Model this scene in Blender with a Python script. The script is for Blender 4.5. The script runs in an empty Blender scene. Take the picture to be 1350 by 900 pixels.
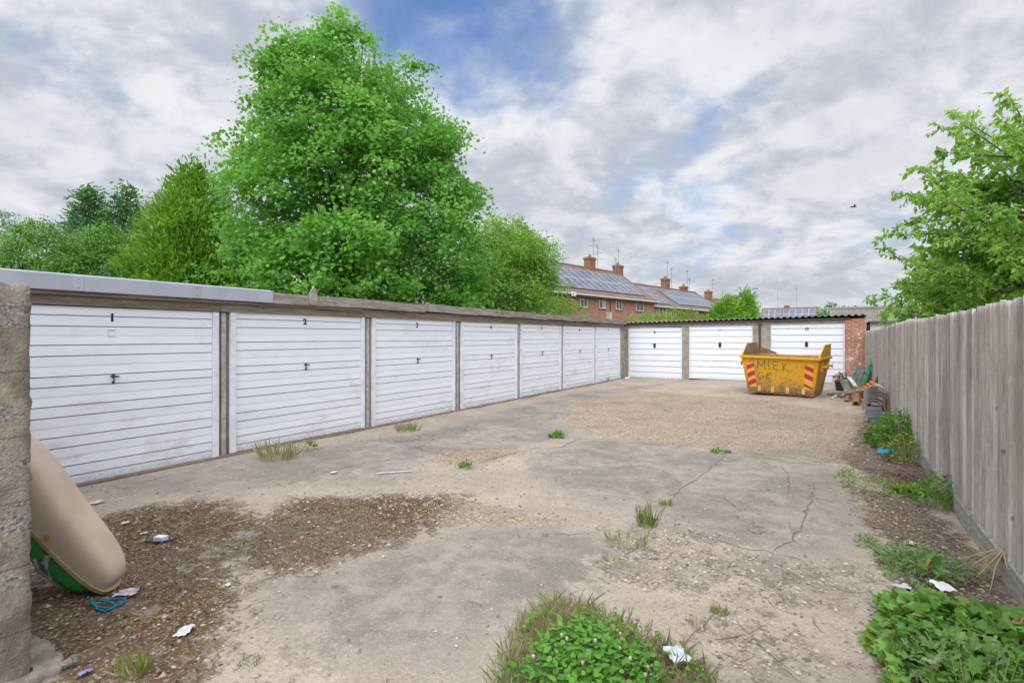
import bpy, math, random
import numpy as np
from mathutils import Vector

random.seed(7)
RNG = np.random.default_rng(11)
SC = bpy.context.scene
COL = SC.collection
R = math.radians

# ------------------------------------------------------------------ camera frame
F = 680.0; HOR = 444.0; CX = 675.0; EYE = 1.66
AN = R(31.9); SA, CA = math.sin(AN), math.cos(AN)

def cam2w(l, d):
    return (-SA * d + CA * l, CA * d + SA * l)

def gpt(px, py, z=0.0):
    d = F * (EYE - z) / (py - HOR)
    return cam2w((px - CX) / F * d, d)

def pd(px, d):
    return cam2w((px - CX) / F * d, d)

def sstep(a, b, x):
    t = np.clip((x - a) / (b - a), 0, 1)
    return t * t * (3 - 2 * t)

_ph = RNG.uniform(0, 6.28, (14, 2)); _fr = RNG.uniform(0.5, 5.0, (14, 2)) * RNG.choice([-1, 1], (14, 2))
def hz(x, y):
    x = np.asarray(x, float); y = np.asarray(y, float)
    z = 0.09 * sstep(-7, 0.3, x) * sstep(11, 20, y)
    for (p, f) in zip(_ph, _fr):
        z = z + 0.0035 * np.sin(f[0] * x + p[0]) * np.sin(f[1] * y + p[1])
    return z

# ------------------------------------------------------------------ tagging
def tag(o, label=None, cat=None, group=None, kind=None):
    if label: o['label'] = label
    if cat: o['category'] = cat
    if group: o['group'] = group
    if kind: o['kind'] = kind
    return o

def empty(name, loc=(0, 0, 0), rz=0.0, label=None, cat=None, group=None):
    o = bpy.data.objects.new(name, None); COL.objects.link(o)
    o.location = loc; o.rotation_euler = (0, 0, rz); o.empty_display_size = 0.1
    return tag(o, label, cat, group)

def copy_tree(o, parent=None):
    c = o.copy(); COL.objects.link(c)
    if parent is not None: c.parent = parent
    for ch in list(o.children): copy_tree(ch, c)
    return c

# ------------------------------------------------------------------ mesh builder
class MB:
    def __init__(s): s.v = []; s.f = []; s.m = []; s.t = []
    def add(s, vs, fs, m=0, t=0.5):
        b = len(s.v); s.v += [tuple(map(float, p)) for p in vs]
        for f in fs: s.f.append([b + i for i in f]); s.m.append(m); s.t.append(t)
    def quad(s, a, b, c, d, m=0, t=0.5): s.add([a, b, c, d], [(0, 1, 2, 3)], m, t)
    def hexa(s, p, m=0, t=0.5):
        s.add(p, [(0, 3, 2, 1), (4, 5, 6, 7), (0, 1, 5, 4), (1, 2, 6, 5), (2, 3, 7, 6), (3, 0, 4, 7)], m, t)
    def box(s, x0, x1, y0, y1, z0, z1, m=0, t=0.5):
        s.hexa([(x0, y0, z0), (x1, y0, z0), (x1, y1, z0), (x0, y1, z0), (x0, y0, z1), (x1, y0, z1), (x1, y1, z1), (x0, y1, z1)], m, t)
    def prism(s, poly, fa, fb, m=0, t=0.5):
        n = len(poly); A = [fa(*p) for p in poly]; B = [fb(*p) for p in poly]
        s.add(A + B, [tuple(range(n - 1, -1, -1)), tuple(range(n, 2 * n))] + [(i, (i + 1) % n, n + (i + 1) % n, n + i) for i in range(n)], m, t)
    def tube(s, pts, rad, n=8, m=0, t=0.5, cap=True):
        pts = [Vector(p) for p in pts]
        if not hasattr(rad, '__len__'): rad = [rad] * len(pts)
        vs = []; up = Vector((0.13, 0.21, 0.97))
        for i, p in enumerate(pts):
            d = (pts[min(i + 1, len(pts) - 1)] - pts[max(i - 1, 0)]).normalized()
            a = d.cross(up)
            if a.length < 0.1: a = d.cross(Vector((1, 0, 0)))
            a.normalize(); b = d.cross(a)
            for k in range(n):
                th = 2 * math.pi * k / n
                vs.append(p + (a * math.cos(th) + b * math.sin(th)) * rad[i])
        fs = []
        for i in range(len(pts) - 1):
            for k in range(n):
                fs.append((i * n + k, i * n + (k + 1) % n, (i + 1) * n + (k + 1) % n, (i + 1) * n + k))
        if cap: fs += [tuple(range(n - 1, -1, -1)), tuple(range((len(pts) - 1) * n, len(pts) * n))]
        s.add(vs, fs, m, t)
    def build(s, name, mats, parent=None, loc=None, rz=0.0, smooth=False, bevel=0.0):
        me = bpy.data.meshes.new(name)
        me.from_pydata(s.v, [], s.f); me.update()
        if not isinstance(mats, (list, tuple)): mats = [mats]
        for m in mats: me.materials.append(m)
        me.polygons.foreach_set('material_index', s.m)
        me.attributes.new('tint', 'FLOAT', 'FACE').data.foreach_set('value', s.t)
        uv = me.uv_layers.new(name='UVMap'); co = np.zeros(len(me.loops) * 2, np.float32)
        for p in me.polygons:
            n = p.normal
            if abs(n.z) > 0.98: a = Vector((1, 0, 0)); b = Vector((0, 1, 0))
            else:
                a = Vector((-n.y, n.x, 0)).normalized(); b = n.cross(a)
                if a.dot(Vector((0.7, 0.71, 0))) < 0: a = -a
            for li in p.loop_indices:
                c = me.vertices[me.loops[li].vertex_index].co
                co[2 * li] = c.dot(a); co[2 * li + 1] = c.dot(b)
        uv.data.foreach_set('uv', co)
        if smooth: me.polygons.foreach_set('use_smooth', [True] * len(me.polygons))
        o = bpy.data.objects.new(name, me); COL.objects.link(o)
        if parent is not None: o.parent = parent
        if loc is not None: o.location = loc
        o.rotation_euler = (0, 0, rz)
        if bevel:
            b = o.modifiers.new('bevel', 'BEVEL'); b.width = bevel; b.segments = 2; b.limit_method = 'ANGLE'
        return o

def raw_mesh(name, V, faces_k, mat, parent=None, tint=None):
    """V (M,K,3): M polygons of K corners each."""
    M, K, _ = V.shape
    me = bpy.data.meshes.new(name)
    me.vertices.add(M * K); me.vertices.foreach_set('co', V.reshape(-1).astype(np.float32))
    me.loops.add(M * K); me.loops.foreach_set('vertex_index', np.arange(M * K, dtype=np.int32))
    me.polygons.add(M); me.polygons.foreach_set('loop_start', np.arange(0, M * K, K, dtype=np.int32))
    me.update(calc_edges=True); me.validate()
    me.materials.append(mat)
    if tint is not None:
        me.attributes.new('tint', 'FLOAT', 'FACE').data.foreach_set('value', tint.astype(np.float32))
    o = bpy.data.objects.new(name, me); COL.objects.link(o)
    if parent is not None: o.parent = parent
    return o

def nrm(a): return a / (np.linalg.norm(a, axis=-1, keepdims=True) + 1e-9)

def leaf_verts(P, D, N, size, tmpl):
    D = nrm(D); S = nrm(np.cross(D, N)); N2 = np.cross(S, D)
    t = np.asarray(tmpl, float)
    size = np.broadcast_to(np.asarray(size, float), (len(P),))[:, None, None]
    return P[:, None, :] + size * (S[:, None, :] * t[None, :, 0:1] + D[:, None, :] * t[None, :, 1:2] + N2[:, None, :] * t[None, :, 2:3])

MAPLE = [(0, 0, 0), (.22, .05, -.02), (.5, .2, -.08), (.3, .38, .02), (.48, .68, -.06), (.2, .66, .02), (0, 1, -.1),
         (-.2, .66, .02), (-.48, .68, -.06), (-.3, .38, .02), (-.5, .2, -.08), (-.22, .05, -.02)]
OVAL = [(0, 0, 0), (.24, .3, .03), (.2, .65, .02), (0, 1, -.12), (-.2, .65, .02), (-.24, .3, .03)]
ROUND = [(0, 0, 0), (.36, .1, .05), (.48, .45, .06), (.25, .85, 0), (0, 1, -.06), (-.25, .85, 0), (-.48, .45, .06), (-.36, .1, .05)]
SPRAY = [(0, 0, 0), (.12, .15, .02), (.06, .3, 0), (.2, .5, .03), (.07, .6, 0), (.14, .82, .0), (0, 1, -.06), (-.14, .82, 0), (-.07, .6, 0), (-.2, .5, .03), (-.06, .3, 0), (-.12, .15, .02)]
BLADE = [(-.017, 0, 0), (.017, 0, 0), (.014, .5, .06), (0, 1, .28), (-.014, .5, .06)]
HEART = [(0, .12, 0), (.2, 0, .03), (.46, .18, .05), (.42, .5, .04), (.2, .8, 0), (0, 1.05, -.12), (-.2, .8, 0), (-.42, .5, .04), (-.46, .18, .05), (-.2, 0, .03)]
NETTLE = [(0, 0, 0), (.2, .2, .03), (.12, .3, .03), (.18, .5, .02), (.08, .6, .02), (0, 1, -.15), (-.08, .6, .02), (-.18, .5, .02), (-.12, .3, .03), (-.2, .2, .03)]

# ------------------------------------------------------------------ materials
def newmat(name):
    m = bpy.data.materials.new(name); m.use_nodes = True
    nt = m.node_tree; nt.nodes.clear()
    out = nt.nodes.new('ShaderNodeOutputMaterial')
    return m, nt, out

class G:
    """small node-graph helper"""
    def __init__(s, nt): s.nt = nt
    def n(s, t, **kw):
        nd = s.nt.nodes.new('ShaderNode' + t)
        for k, v in kw.items(): setattr(nd, k, v)
        return nd
    def l(s, a, b): s.nt.links.new(a, b)
    def setin(s, nd, i, v):
        if hasattr(v, 'is_linked') or isinstance(v, bpy.types.NodeSocket): s.l(v, nd.inputs[i])
        else: nd.inputs[i].default_value = v
    def math(s, op, a, b=0.0, c=None, clamp=False):
        nd = s.n('Math', operation=op, use_clamp=clamp); s.setin(nd, 0, a); s.setin(nd, 1, b)
        if c is not None: s.setin(nd, 2, c)
        return nd.outputs[0]
    def mix(s, f, a, b, blend='MIX'):
        nd = s.n('Mix', data_type='RGBA', blend_type=blend); s.setin(nd, 0, f)
        s.setin(nd, 6, a if not isinstance(a, tuple) else (*a[:3], 1)); s.setin(nd, 7, b if not isinstance(b, tuple) else (*b[:3], 1))
        return nd.outputs[2]
    def noise(s, vec, scale, detail=4, rough=0.55, dist=0.0):
        nd = s.n('TexNoise'); s.l(vec, nd.inputs['Vector']); nd.inputs['Scale'].default_value = scale
        nd.inputs['Detail'].default_value = detail; nd.inputs['Roughness'].default_value = rough; nd.inputs['Distortion'].default_value = dist
        return nd.outputs['Fac']
    def voro(s, vec, scale, feature='F1', out='Distance', rnd=1.0):
        nd = s.n('TexVoronoi', feature=feature); s.l(vec, nd.inputs['Vector']); nd.inputs['Scale'].default_value = scale
        nd.inputs['Randomness'].default_value = rnd
        return nd.outputs[out]
    def ramp(s, fac, a, b):
        nd = s.n('MapRange', interpolation_type='SMOOTHSTEP'); s.setin(nd, 0, fac); s.setin(nd, 1, a); s.setin(nd, 2, b)
        return nd.outputs[0]
    def map(s, vec, scale=(1, 1, 1), loc=(0, 0, 0)):
        nd = s.n('Mapping'); s.l(vec, nd.inputs[0]); nd.inputs['Scale'].default_value = scale; nd.inputs['Location'].default_value = loc
        return nd.outputs[0]
    def coord(s, o='Object'): return s.n('TexCoord').outputs[o]
    def attr(s, name): return s.n('Attribute', attribute_name=name).outputs['Fac']
    def bump(s, h, strength=0.3, dist=0.01):
        nd = s.n('Bump'); nd.inputs['Strength'].default_value = strength; nd.inputs['Distance'].default_value = dist
        s.l(h, nd.inputs['Height']); return nd.outputs[0]
    def rndvec(s, vec):
        oi = s.n('ObjectInfo'); a = s.n('VectorMath', operation='ADD'); c = s.n('CombineXYZ')
        k = s.math('MULTIPLY', oi.outputs['Random'], 37.0)
        for i in range(3): s.l(k, c.inputs[i])
        s.l(vec, a.inputs[0]); s.l(c.outputs[0], a.inputs[1]); return a.outputs[0]
    def bsdf(s, out, color, rough=0.8, spec=0.3, normal=None, metal=0.0):
        b = s.n('BsdfPrincipled'); s.setin(b, 'Base Color', color if not isinstance(color, tuple) else (*color[:3], 1))
        s.setin(b, 'Roughness', rough); b.inputs['Specular IOR Level'].default_value = spec; b.inputs['Metallic'].default_value = metal
        if normal is not None: s.l(normal, b.inputs['Normal'])
        if out is not None: s.l(b.outputs[0], out.inputs[0])
        return b

def simple(name, col, col2=None, scale=6.0, rough=0.8, spec=0.3, bump=0.15, bscale=40, metal=0.0, stretch=(1, 1, 1), lo=.35, hi=.65, bdist=.006):
    m, nt, out = newmat(name); g = G(nt)
    v = g.map(g.rndvec(g.coord()), stretch)
    if col2 is None: col2 = tuple(c * 0.7 for c in col)
    n = g.noise(v, scale, 6, 0.6)
    c = g.mix(g.ramp(n, lo, hi), col2, col)
    g.bsdf(out, c, rough, spec, g.bump(g.noise(v, bscale, 5, 0.6), bump, bdist), metal)
    return m

M = {}
M['steel_dark'] = simple('dark_metal', (.03, .03, .032), (.06, .05, .045), 20, .5, .5, .05)
M['black'] = simple('black_plastic', (.02, .02, .02), (.035, .035, .035), 12, .5, .4, .05)
M['concrete'] = simple('concrete', (.36, .33, .27), (.24, .215, .17), 5, .92, .15, .5, 60)
M['post_conc'] = simple('post_concrete', (.50, .48, .43), (.34, .32, .28), 9, .95, .1, .5, 70)
M['upvc'] = simple('white_upvc', (.78, .79, .80), (.70, .71, .72), 3, .45, .4, .02)
M['frame'] = simple('door_frame_paint', (.76, .79, .84), (.62, .65, .70), 4, .5, .4, .04)
M['capping'] = simple('grey_capping', (.40, .42, .48), (.34, .355, .41), 2, .5, .4, .03)
M['pipe_brown'] = simple('brown_pipe', (.10, .055, .045), (.07, .045, .04), 5, .5, .4, .03)
M['number'] = simple('number_black', (.012, .012, .014), (.02, .02, .02), 5, .6, .3, 0)
M['groove'] = simple('groove_shade', (.16, .16, .16), (.38, .38, .38), 5, .9, .1, .1, lo=.4, hi=.75)  # shade painted in grey on the door groove faces to darken the lines

def wood(name, a, b, c, stretch, gain=1.0):
    m, nt, out = newmat(name); g = G(nt)
    v = g.map(g.rndvec(g.coord()), stretch)
    t = g.attr('tint')
    n1 = g.noise(v, 3.0, 6, .6, .4); n2 = g.noise(v, 11.0, 5, .7, .2)
    big = g.noise(g.coord(), 1.1, 3, .5)
    col = g.mix(g.ramp(n1, .34, .66), a, b)
    col = g.mix(g.math('MULTIPLY', g.ramp(n2, .46, .66), .6), col, c)
    col = g.mix(g.math('MULTIPLY', g.ramp(g.noise(g.coord(), 16, 5, .7), .55, .7), .35), col, tuple(min(1, x * 1.35) for x in b))
    vk = g.n('TexVoronoi'); g.l(g.map(g.rndvec(g.coord()), (6.5, 6.5, 6.5)), vk.inputs['Vector']); vk.inputs['Scale'].default_value = .55
    col = g.mix(g.math('MULTIPLY', g.ramp(vk.outputs['Distance'], .085, .05), .7), col, tuple(x * .55 for x in c))
    k = g.math('ADD', g.math('MULTIPLY', t, .5), g.math('ADD', g.math('MULTIPLY', big, .4), .6))
    kk = g.n('CombineColor')
    for i in range(3): g.l(k, kk.inputs[i])
    col = g.mix(1.0, col, kk.outputs[0], 'MULTIPLY')
    g.bsdf(out, col, .9, .15, g.bump(n2, .5, .006))
    return m
M['fence_wood'] = wood('fence_wood', (.37, .335, .30), (.50, .465, .425), (.27, .235, .205), (9, 9, .55))
M['gravel_board'] = wood('gravel_board_wood', (.22, .205, .175), (.34, .32, .28), (.13, .115, .09), (6, .6, 6))
M['fascia_wood'] = wood('fascia_wood', (.19, .165, .14), (.32, .295, .265), (.10, .08, .06), (8, .5, 8))
M['lintel_wood'] = wood('lintel_wood', (.17, .13, .10), (.27, .23, .19), (.09, .065, .045), (8, .45, 8))
M['strip_wood'] = wood('strip_wood', (.15, .125, .115), (.24, .21, .195), (.09, .07, .06), (9, 9, .5))
M['timber'] = wood('old_timber', (.34, .25, .15), (.46, .36, .24), (.2, .14, .08), (4, 4, 4))

def door_mat(name, dirt):
    m, nt, out = newmat(name); g = G(nt)
    co = g.coord(); v = g.rndvec(co)
    big = g.noise(g.map(v, (1.0, 1, 2.2)), 1.6, 6, .62, .3)
    streak = g.noise(g.map(v, (1.2, 1, 14)), 3.0, 5, .65)
    fine = g.noise(v, 26, 4, .7)
    sep = g.n('SeparateXYZ'); g.l(co, sep.inputs[0])
    low = g.math('SUBTRACT', 1.0, g.math('DIVIDE', sep.outputs[2], 2.0))
    d = g.math('MULTIPLY', g.ramp(g.math('ADD', g.math('MULTIPLY', big, .6), g.math('MULTIPLY', streak, .4)), .5, .72), g.math('ADD', .25, g.math('MULTIPLY', low, .75)))
    d = g.math('MULTIPLY', g.math('MULTIPLY', d, g.math('ADD', .5, fine)), dirt)
    c = g.mix(d, (.77, .80, .85), (.40, .395, .36))
    low2 = g.math('MULTIPLY', g.ramp(sep.outputs[2], .16, .0), g.ramp(fine, .35, .6))
    c = g.mix(g.math('MULTIPLY', low2, .5), c, (.30, .27, .22))
    g.bsdf(out, c, .5, .35, g.bump(big, .08, .02))
    return m
M['door_old'] = door_mat('door_paint_old', .95)
M['door_new'] = door_mat('door_paint_new', .35)

def brick_mat(name, c1, c2, mortar, scale=1.0, lo=.4, hi=.62, white=0.0):
    m, nt, out = newmat(name); g = G(nt)
    uv = g.coord('UV')
    b = g.n('TexBrick'); g.l(uv, b.inputs['Vector'])
    b.inputs['Scale'].default_value = 1.0; b.inputs['Brick Width'].default_value = .225 * scale; b.inputs['Row Height'].default_value = .075 * scale
    b.inputs['Mortar Size'].default_value = (.010 if white else .006) * scale; b.inputs['Mortar Smooth'].default_value = .3; b.inputs['Bias'].default_value = 0.0
    b.inputs['Color1'].default_value = (*c1, 1); b.inputs['Color2'].default_value = (*c2, 1); b.inputs['Mortar'].default_value = (*mortar, 1)
    n = g.noise(g.coord(), 3.0, 6, .65)
    c = g.mix(g.math('MULTIPLY', g.ramp(n, lo, hi), .35), b.outputs['Color'], tuple(x * .55 for x in c1))
    if white:
        w = g.ramp(g.noise(g.coord(), 5.0, 5, .6, .6), .57, .63)
        c = g.mix(g.math('MULTIPLY', w, white), c, (.62, .55, .46))
    h = g.math('SUBTRACT', 1.0, b.outputs['Fac'])
    g.bsdf(out, c, .9, .15, g.bump(h, .5, .008))
    return m
M['brick_house'] = brick_mat('house_brick', (.44, .20, .14), (.36, .15, .105), (.46, .38, .32))
M['brick_pier'] = brick_mat('pier_brick', (.48, .19, .13), (.34, .13, .085), (.55, .46, .37), 1.0, white=.95)
M['brick_chim'] = brick_mat('chimney_brick', (.30, .13, .085), (.24, .115, .08), (.33, .27, .21))

def tile_mat(name, c1, c2, row=.33, wid=.27):
    m, nt, out = newmat(name); g = G(nt)
    uv = g.coord('UV'); b = g.n('TexBrick'); g.l(uv, b.inputs['Vector'])
    b.inputs['Scale'].default_value = 1.0; b.inputs['Brick Width'].default_value = wid; b.inputs['Row Height'].default_value = row
    b.inputs['Mortar Size'].default_value = .012; b.inputs['Mortar Smooth'].default_value = .6
    b.inputs['Color1'].default_value = (*c1, 1); b.inputs['Color2'].default_value = (*c2, 1); b.inputs['Mortar'].default_value = (*[x * .5 for x in c1], 1)
    n = g.noise(g.coord(), 1.3, 6, .65)
    c = g.mix(g.math('MULTIPLY', g.ramp(n, .4, .65), .5), b.outputs['Color'], tuple(x * .7 for x in c2))
    g.bsdf(out, c, .9, .15, g.bump(g.math('SUBTRACT', 1.0, b.outputs['Fac']), .6, .02))
    return m
M['tile_brown'] = tile_mat('brown_roof_tiles', (.26, .19, .155), (.21, .15, .12))
M['tile_grey'] = tile_mat('grey_roof_tiles', (.25, .22, .20), (.20, .175, .16))
M['sheet'] = simple('weathered_sheet', (.36, .32, .28), (.22, .19, .15), 4, .95, .1, .4, 50)
M['felt'] = simple('roof_felt', (.10, .105, .10), (.16, .15, .13), 3, .95, .1, .4, 60)
M['render_wall'] = simple('white_render', (.62, .60, .56), (.5, .48, .44), 3, .9, .15, .2)
M['block'] = simple('block_wall', (.34, .31, .27), (.26, .24, .2), 4, .95, .1, .4)
M['curtain'] = simple('curtain', (.55, .55, .52), (.4, .4, .38), 8, .9, .1, .0)

def glassy(name, col, rough=.08, spec=.6):  # extra sky brightness overhead and behind the camera, added to lift the surfaces
    m, nt, out = newmat(name); g = G(nt)
    c = g.mix(g.ramp(g.noise(g.rndvec(g.coord()), 2.0, 3), .35, .65), col, tuple(x * 1.6 for x in col))
    g.bsdf(out, c, rough, spec); return m
M['glass'] = glassy('window_glass', (.035, .045, .05))
M['pv'] = glassy('solar_cells', (.075, .085, .115), .32, .9)
M['pv_frame'] = simple('solar_frame', (.55, .57, .62), None, 5, .4, .5, 0)
M['aerial'] = simple('aerial_metal', (.20, .21, .22), None, 5, .5, .5, 0)
M['pot_clay'] = simple('chimney_pot', (.38, .24, .12), (.28, .17, .09), 8, .85, .2, .2)

def wall_mat():
    m, nt, out = newmat('rough_concrete_wall'); g = G(nt)
    co = g.coord(); n = g.noise(co, 4.5, 7, .62, .3); f = g.noise(co, 40, 5, .7)
    sep = g.n('SeparateXYZ'); g.l(co, sep.inputs[0])
    c = g.mix(g.ramp(n, .36, .62), (.175, .155, .13), (.33, .295, .24))
    agg = g.ramp(g.noise(g.map(co, (1, 1, 2)), 2.3, 4, .6), .5, .58)
    vc = g.n('TexVoronoi'); g.l(co, vc.inputs['Vector']); vc.inputs['Scale'].default_value = 85
    hs = g.n('SeparateColor'); g.l(vc.outputs['Color'], hs.inputs[0])
    st = g.mix(hs.outputs[0], (.13, .12, .115), (.40, .37, .33))
    c = g.mix(agg, c, st)
    # block courses
    w = g.math('FRACT', g.math('DIVIDE', g.math('ADD', sep.outputs[2], .06), .31))
    j = g.math('LESS_THAN', g.math('ADD', w, g.math('MULTIPLY', f, .05)), .055)
    c = g.mix(g.math('MULTIPLY', j, .6), c, (.13, .11, .085))
    h = g.math('SUBTRACT', g.math('ADD', g.math('MULTIPLY', f, .7), g.math('MULTIPLY', vc.outputs['Distance'], .4)), g.math('MULTIPLY', j, .5))
    g.bsdf(out, c, .95, .1, g.bump(h, .7, .012)); return m
M['wall'] = wall_mat()

def leaf_mat(name, dark, light, brown=None, trans=.35):
    m, nt, out = newmat(name); g = G(nt)
    t = g.attr('tint')
    c = g.mix(t, dark, light)
    n = g.noise(g.coord(), .9, 3, .6)
    c = g.mix(g.math('MULTIPLY', g.ramp(n, .4, .65), .35), c, tuple(x * 1.25 for x in light))
    if brown: c = g.mix(g.ramp(t, .93, .97), c, brown)
    b = g.bsdf(None, c, .5, .35)
    tr = g.n('BsdfTranslucent'); g.l(c, tr.inputs[0])
    mx = g.n('MixShader'); mx.inputs[0].default_value = trans; g.l(b.outputs[0], mx.inputs[1]); g.l(tr.outputs[0], mx.inputs[2])
    g.l(mx.outputs[0], out.inputs[0]); return m
M['maple'] = leaf_mat('maple_leaf', (.10, .32, .04), (.29, .58, .105), trans=.5)
M['bush'] = leaf_mat('bush_leaf', (.14, .34, .04), (.38, .58, .10), trans=.5)
M['leyland'] = leaf_mat('yellow_conifer', (.075, .23, .018), (.26, .47, .04), trans=.4)
M['conifer'] = leaf_mat('dark_conifer', (.05, .165, .04), (.155, .31, .09), trans=.4)
M['hedge'] = leaf_mat('hedge_leaf', (.09, .25, .035), (.21, .41, .07), trans=.4)
M['cherry'] = leaf_mat('cherry_leaf', (.17, .38, .055), (.40, .62, .12), trans=.55)
M['far_leaf'] = leaf_mat('far_leaf', (.07, .21, .05), (.15, .32, .08))
M['weed'] = leaf_mat('weed_leaf', (.075, .22, .03), (.25, .45, .085), (.40, .27, .12))
M['weed_y'] = leaf_mat('weed_leaf_yellow', (.15, .24, .04), (.34, .38, .09), (.42, .26, .12))
M['grass'] = leaf_mat('grass_blade', (.26, .44, .07), (.58, .62, .22), (.70, .60, .36), trans=.5)
M['grass_dry'] = leaf_mat('grass_dry', (.50, .41, .24), (.74, .64, .44), trans=.5)
M['weed_g'] = leaf_mat('weed_leaf_greygreen', (.15, .25, .09), (.30, .42, .17), trans=.4)
M['clover'] = leaf_mat('clover_leaf', (.06, .22, .02), (.17, .38, .05))
M['flower'] = simple('clover_flower', (.52, .46, .40), (.42, .32, .26), 30, .9, .1, .1)
M['bark'] = simple('bark', (.17, .14, .11), (.09, .075, .06), 9, .95, .1, .6, 30, stretch=(3, 3, .6))

# ------------------------------------------------------------------ ground
def poly_sd(x, y, poly):
    P = np.array(poly, float); n = len(P)
    d = np.full(x.shape, 1e9); ins = np.zeros(x.shape, bool)
    for i in range(n):
        a = P[i]; b = P[(i + 1) % n]; e = b - a
        wx = x - a[0]; wy = y - a[1]
        t = np.clip((wx * e[0] + wy * e[1]) / (e @ e + 1e-12), 0, 1)
        d = np.minimum(d, np.hypot(wx - t * e[0], wy - t * e[1]))
        c = ((a[1] <= y) & (b[1] > y)) | ((b[1] <= y) & (a[1] > y))
        xi = a[0] + (y - a[1]) / (e[1] if abs(e[1]) > 1e-9 else 1e-9) * e[0]
        ins ^= c & (x < xi)
    return np.where(ins, d, -d)

REG = {
 'slab': [
   [(330, 770), (425, 752), (560, 715), (640, 690), (700, 696), (800, 706), (795, 755), (690, 818), (640, 850), (600, 890), (470, 880), (400, 842), (350, 815)],
   [(690, 628), (700, 598), (760, 582), (850, 577), (950, 601), (1050, 588), (1130, 636), (1150, 700), (1100, 742), (960, 716), (885, 690), (780, 672)],
   [(110, 640), (330, 602), (560, 567), (760, 517), (900, 503), (760, 533), (735, 552), (770, 576), (690, 590), (560, 603), (520, 640), (380, 645), (240, 655)],
   [(1000, 725), (1060, 735), (1050, 765), (990, 755)],
 ],
 'gravel': [
   [(738, 548), (762, 530), (830, 515), (1000, 528), (1130, 548), (1150, 575), (1120, 612), (1060, 600), (960, 596), (800, 575), (770, 572)],
   [(560, 606), (600, 594), (680, 588), (692, 596), (622, 614), (590, 612)],
   [(480, 660), (600, 655), (740, 690), (640, 690), (560, 700)],
 ],
 'moss': [
   [(110, 692), (200, 668), (290, 664), (350, 690), (285, 722), (318, 790), (270, 850), (255, 940), (40, 940), (-60, 900), (38, 760)],
   [(290, 722), (345, 690), (400, 657), (600, 655), (575, 690), (520, 716), (425, 746), (330, 752)],
 ],
 'dirt': [
   [(1120, 640), (1200, 655), (1250, 690), (1300, 745), (1370, 820), (1500, 1000), (1200, 1000), (1150, 850), (1190, 730), (1140, 690)],
   [(1140, 545), (1200, 560), (1260, 660), (1180, 650), (1110, 610)],
   [(720, 960), (730, 880), (790, 850), (860, 890), (870, 960)],
 ],
 'rubble': [
   [(800, 745), (835, 700), (880, 690), (960, 718), (1060, 760), (1150, 745), (1160, 800), (1050, 800), (960, 780), (860, 780), (800, 765)],
   [(940, 820), (1000, 800), (1050, 850), (1080, 910), (960, 910), (920, 880)],
 ],
}
WREG = {k: [[gpt(*p) for p in poly] for poly in v] for k, v in REG.items()}
def region(k, x, y):
    d = np.full(np.shape(x), -9.0)
    for p in WREG[k]: d = np.maximum(d, poly_sd(x, y, p))
    return d

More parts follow.
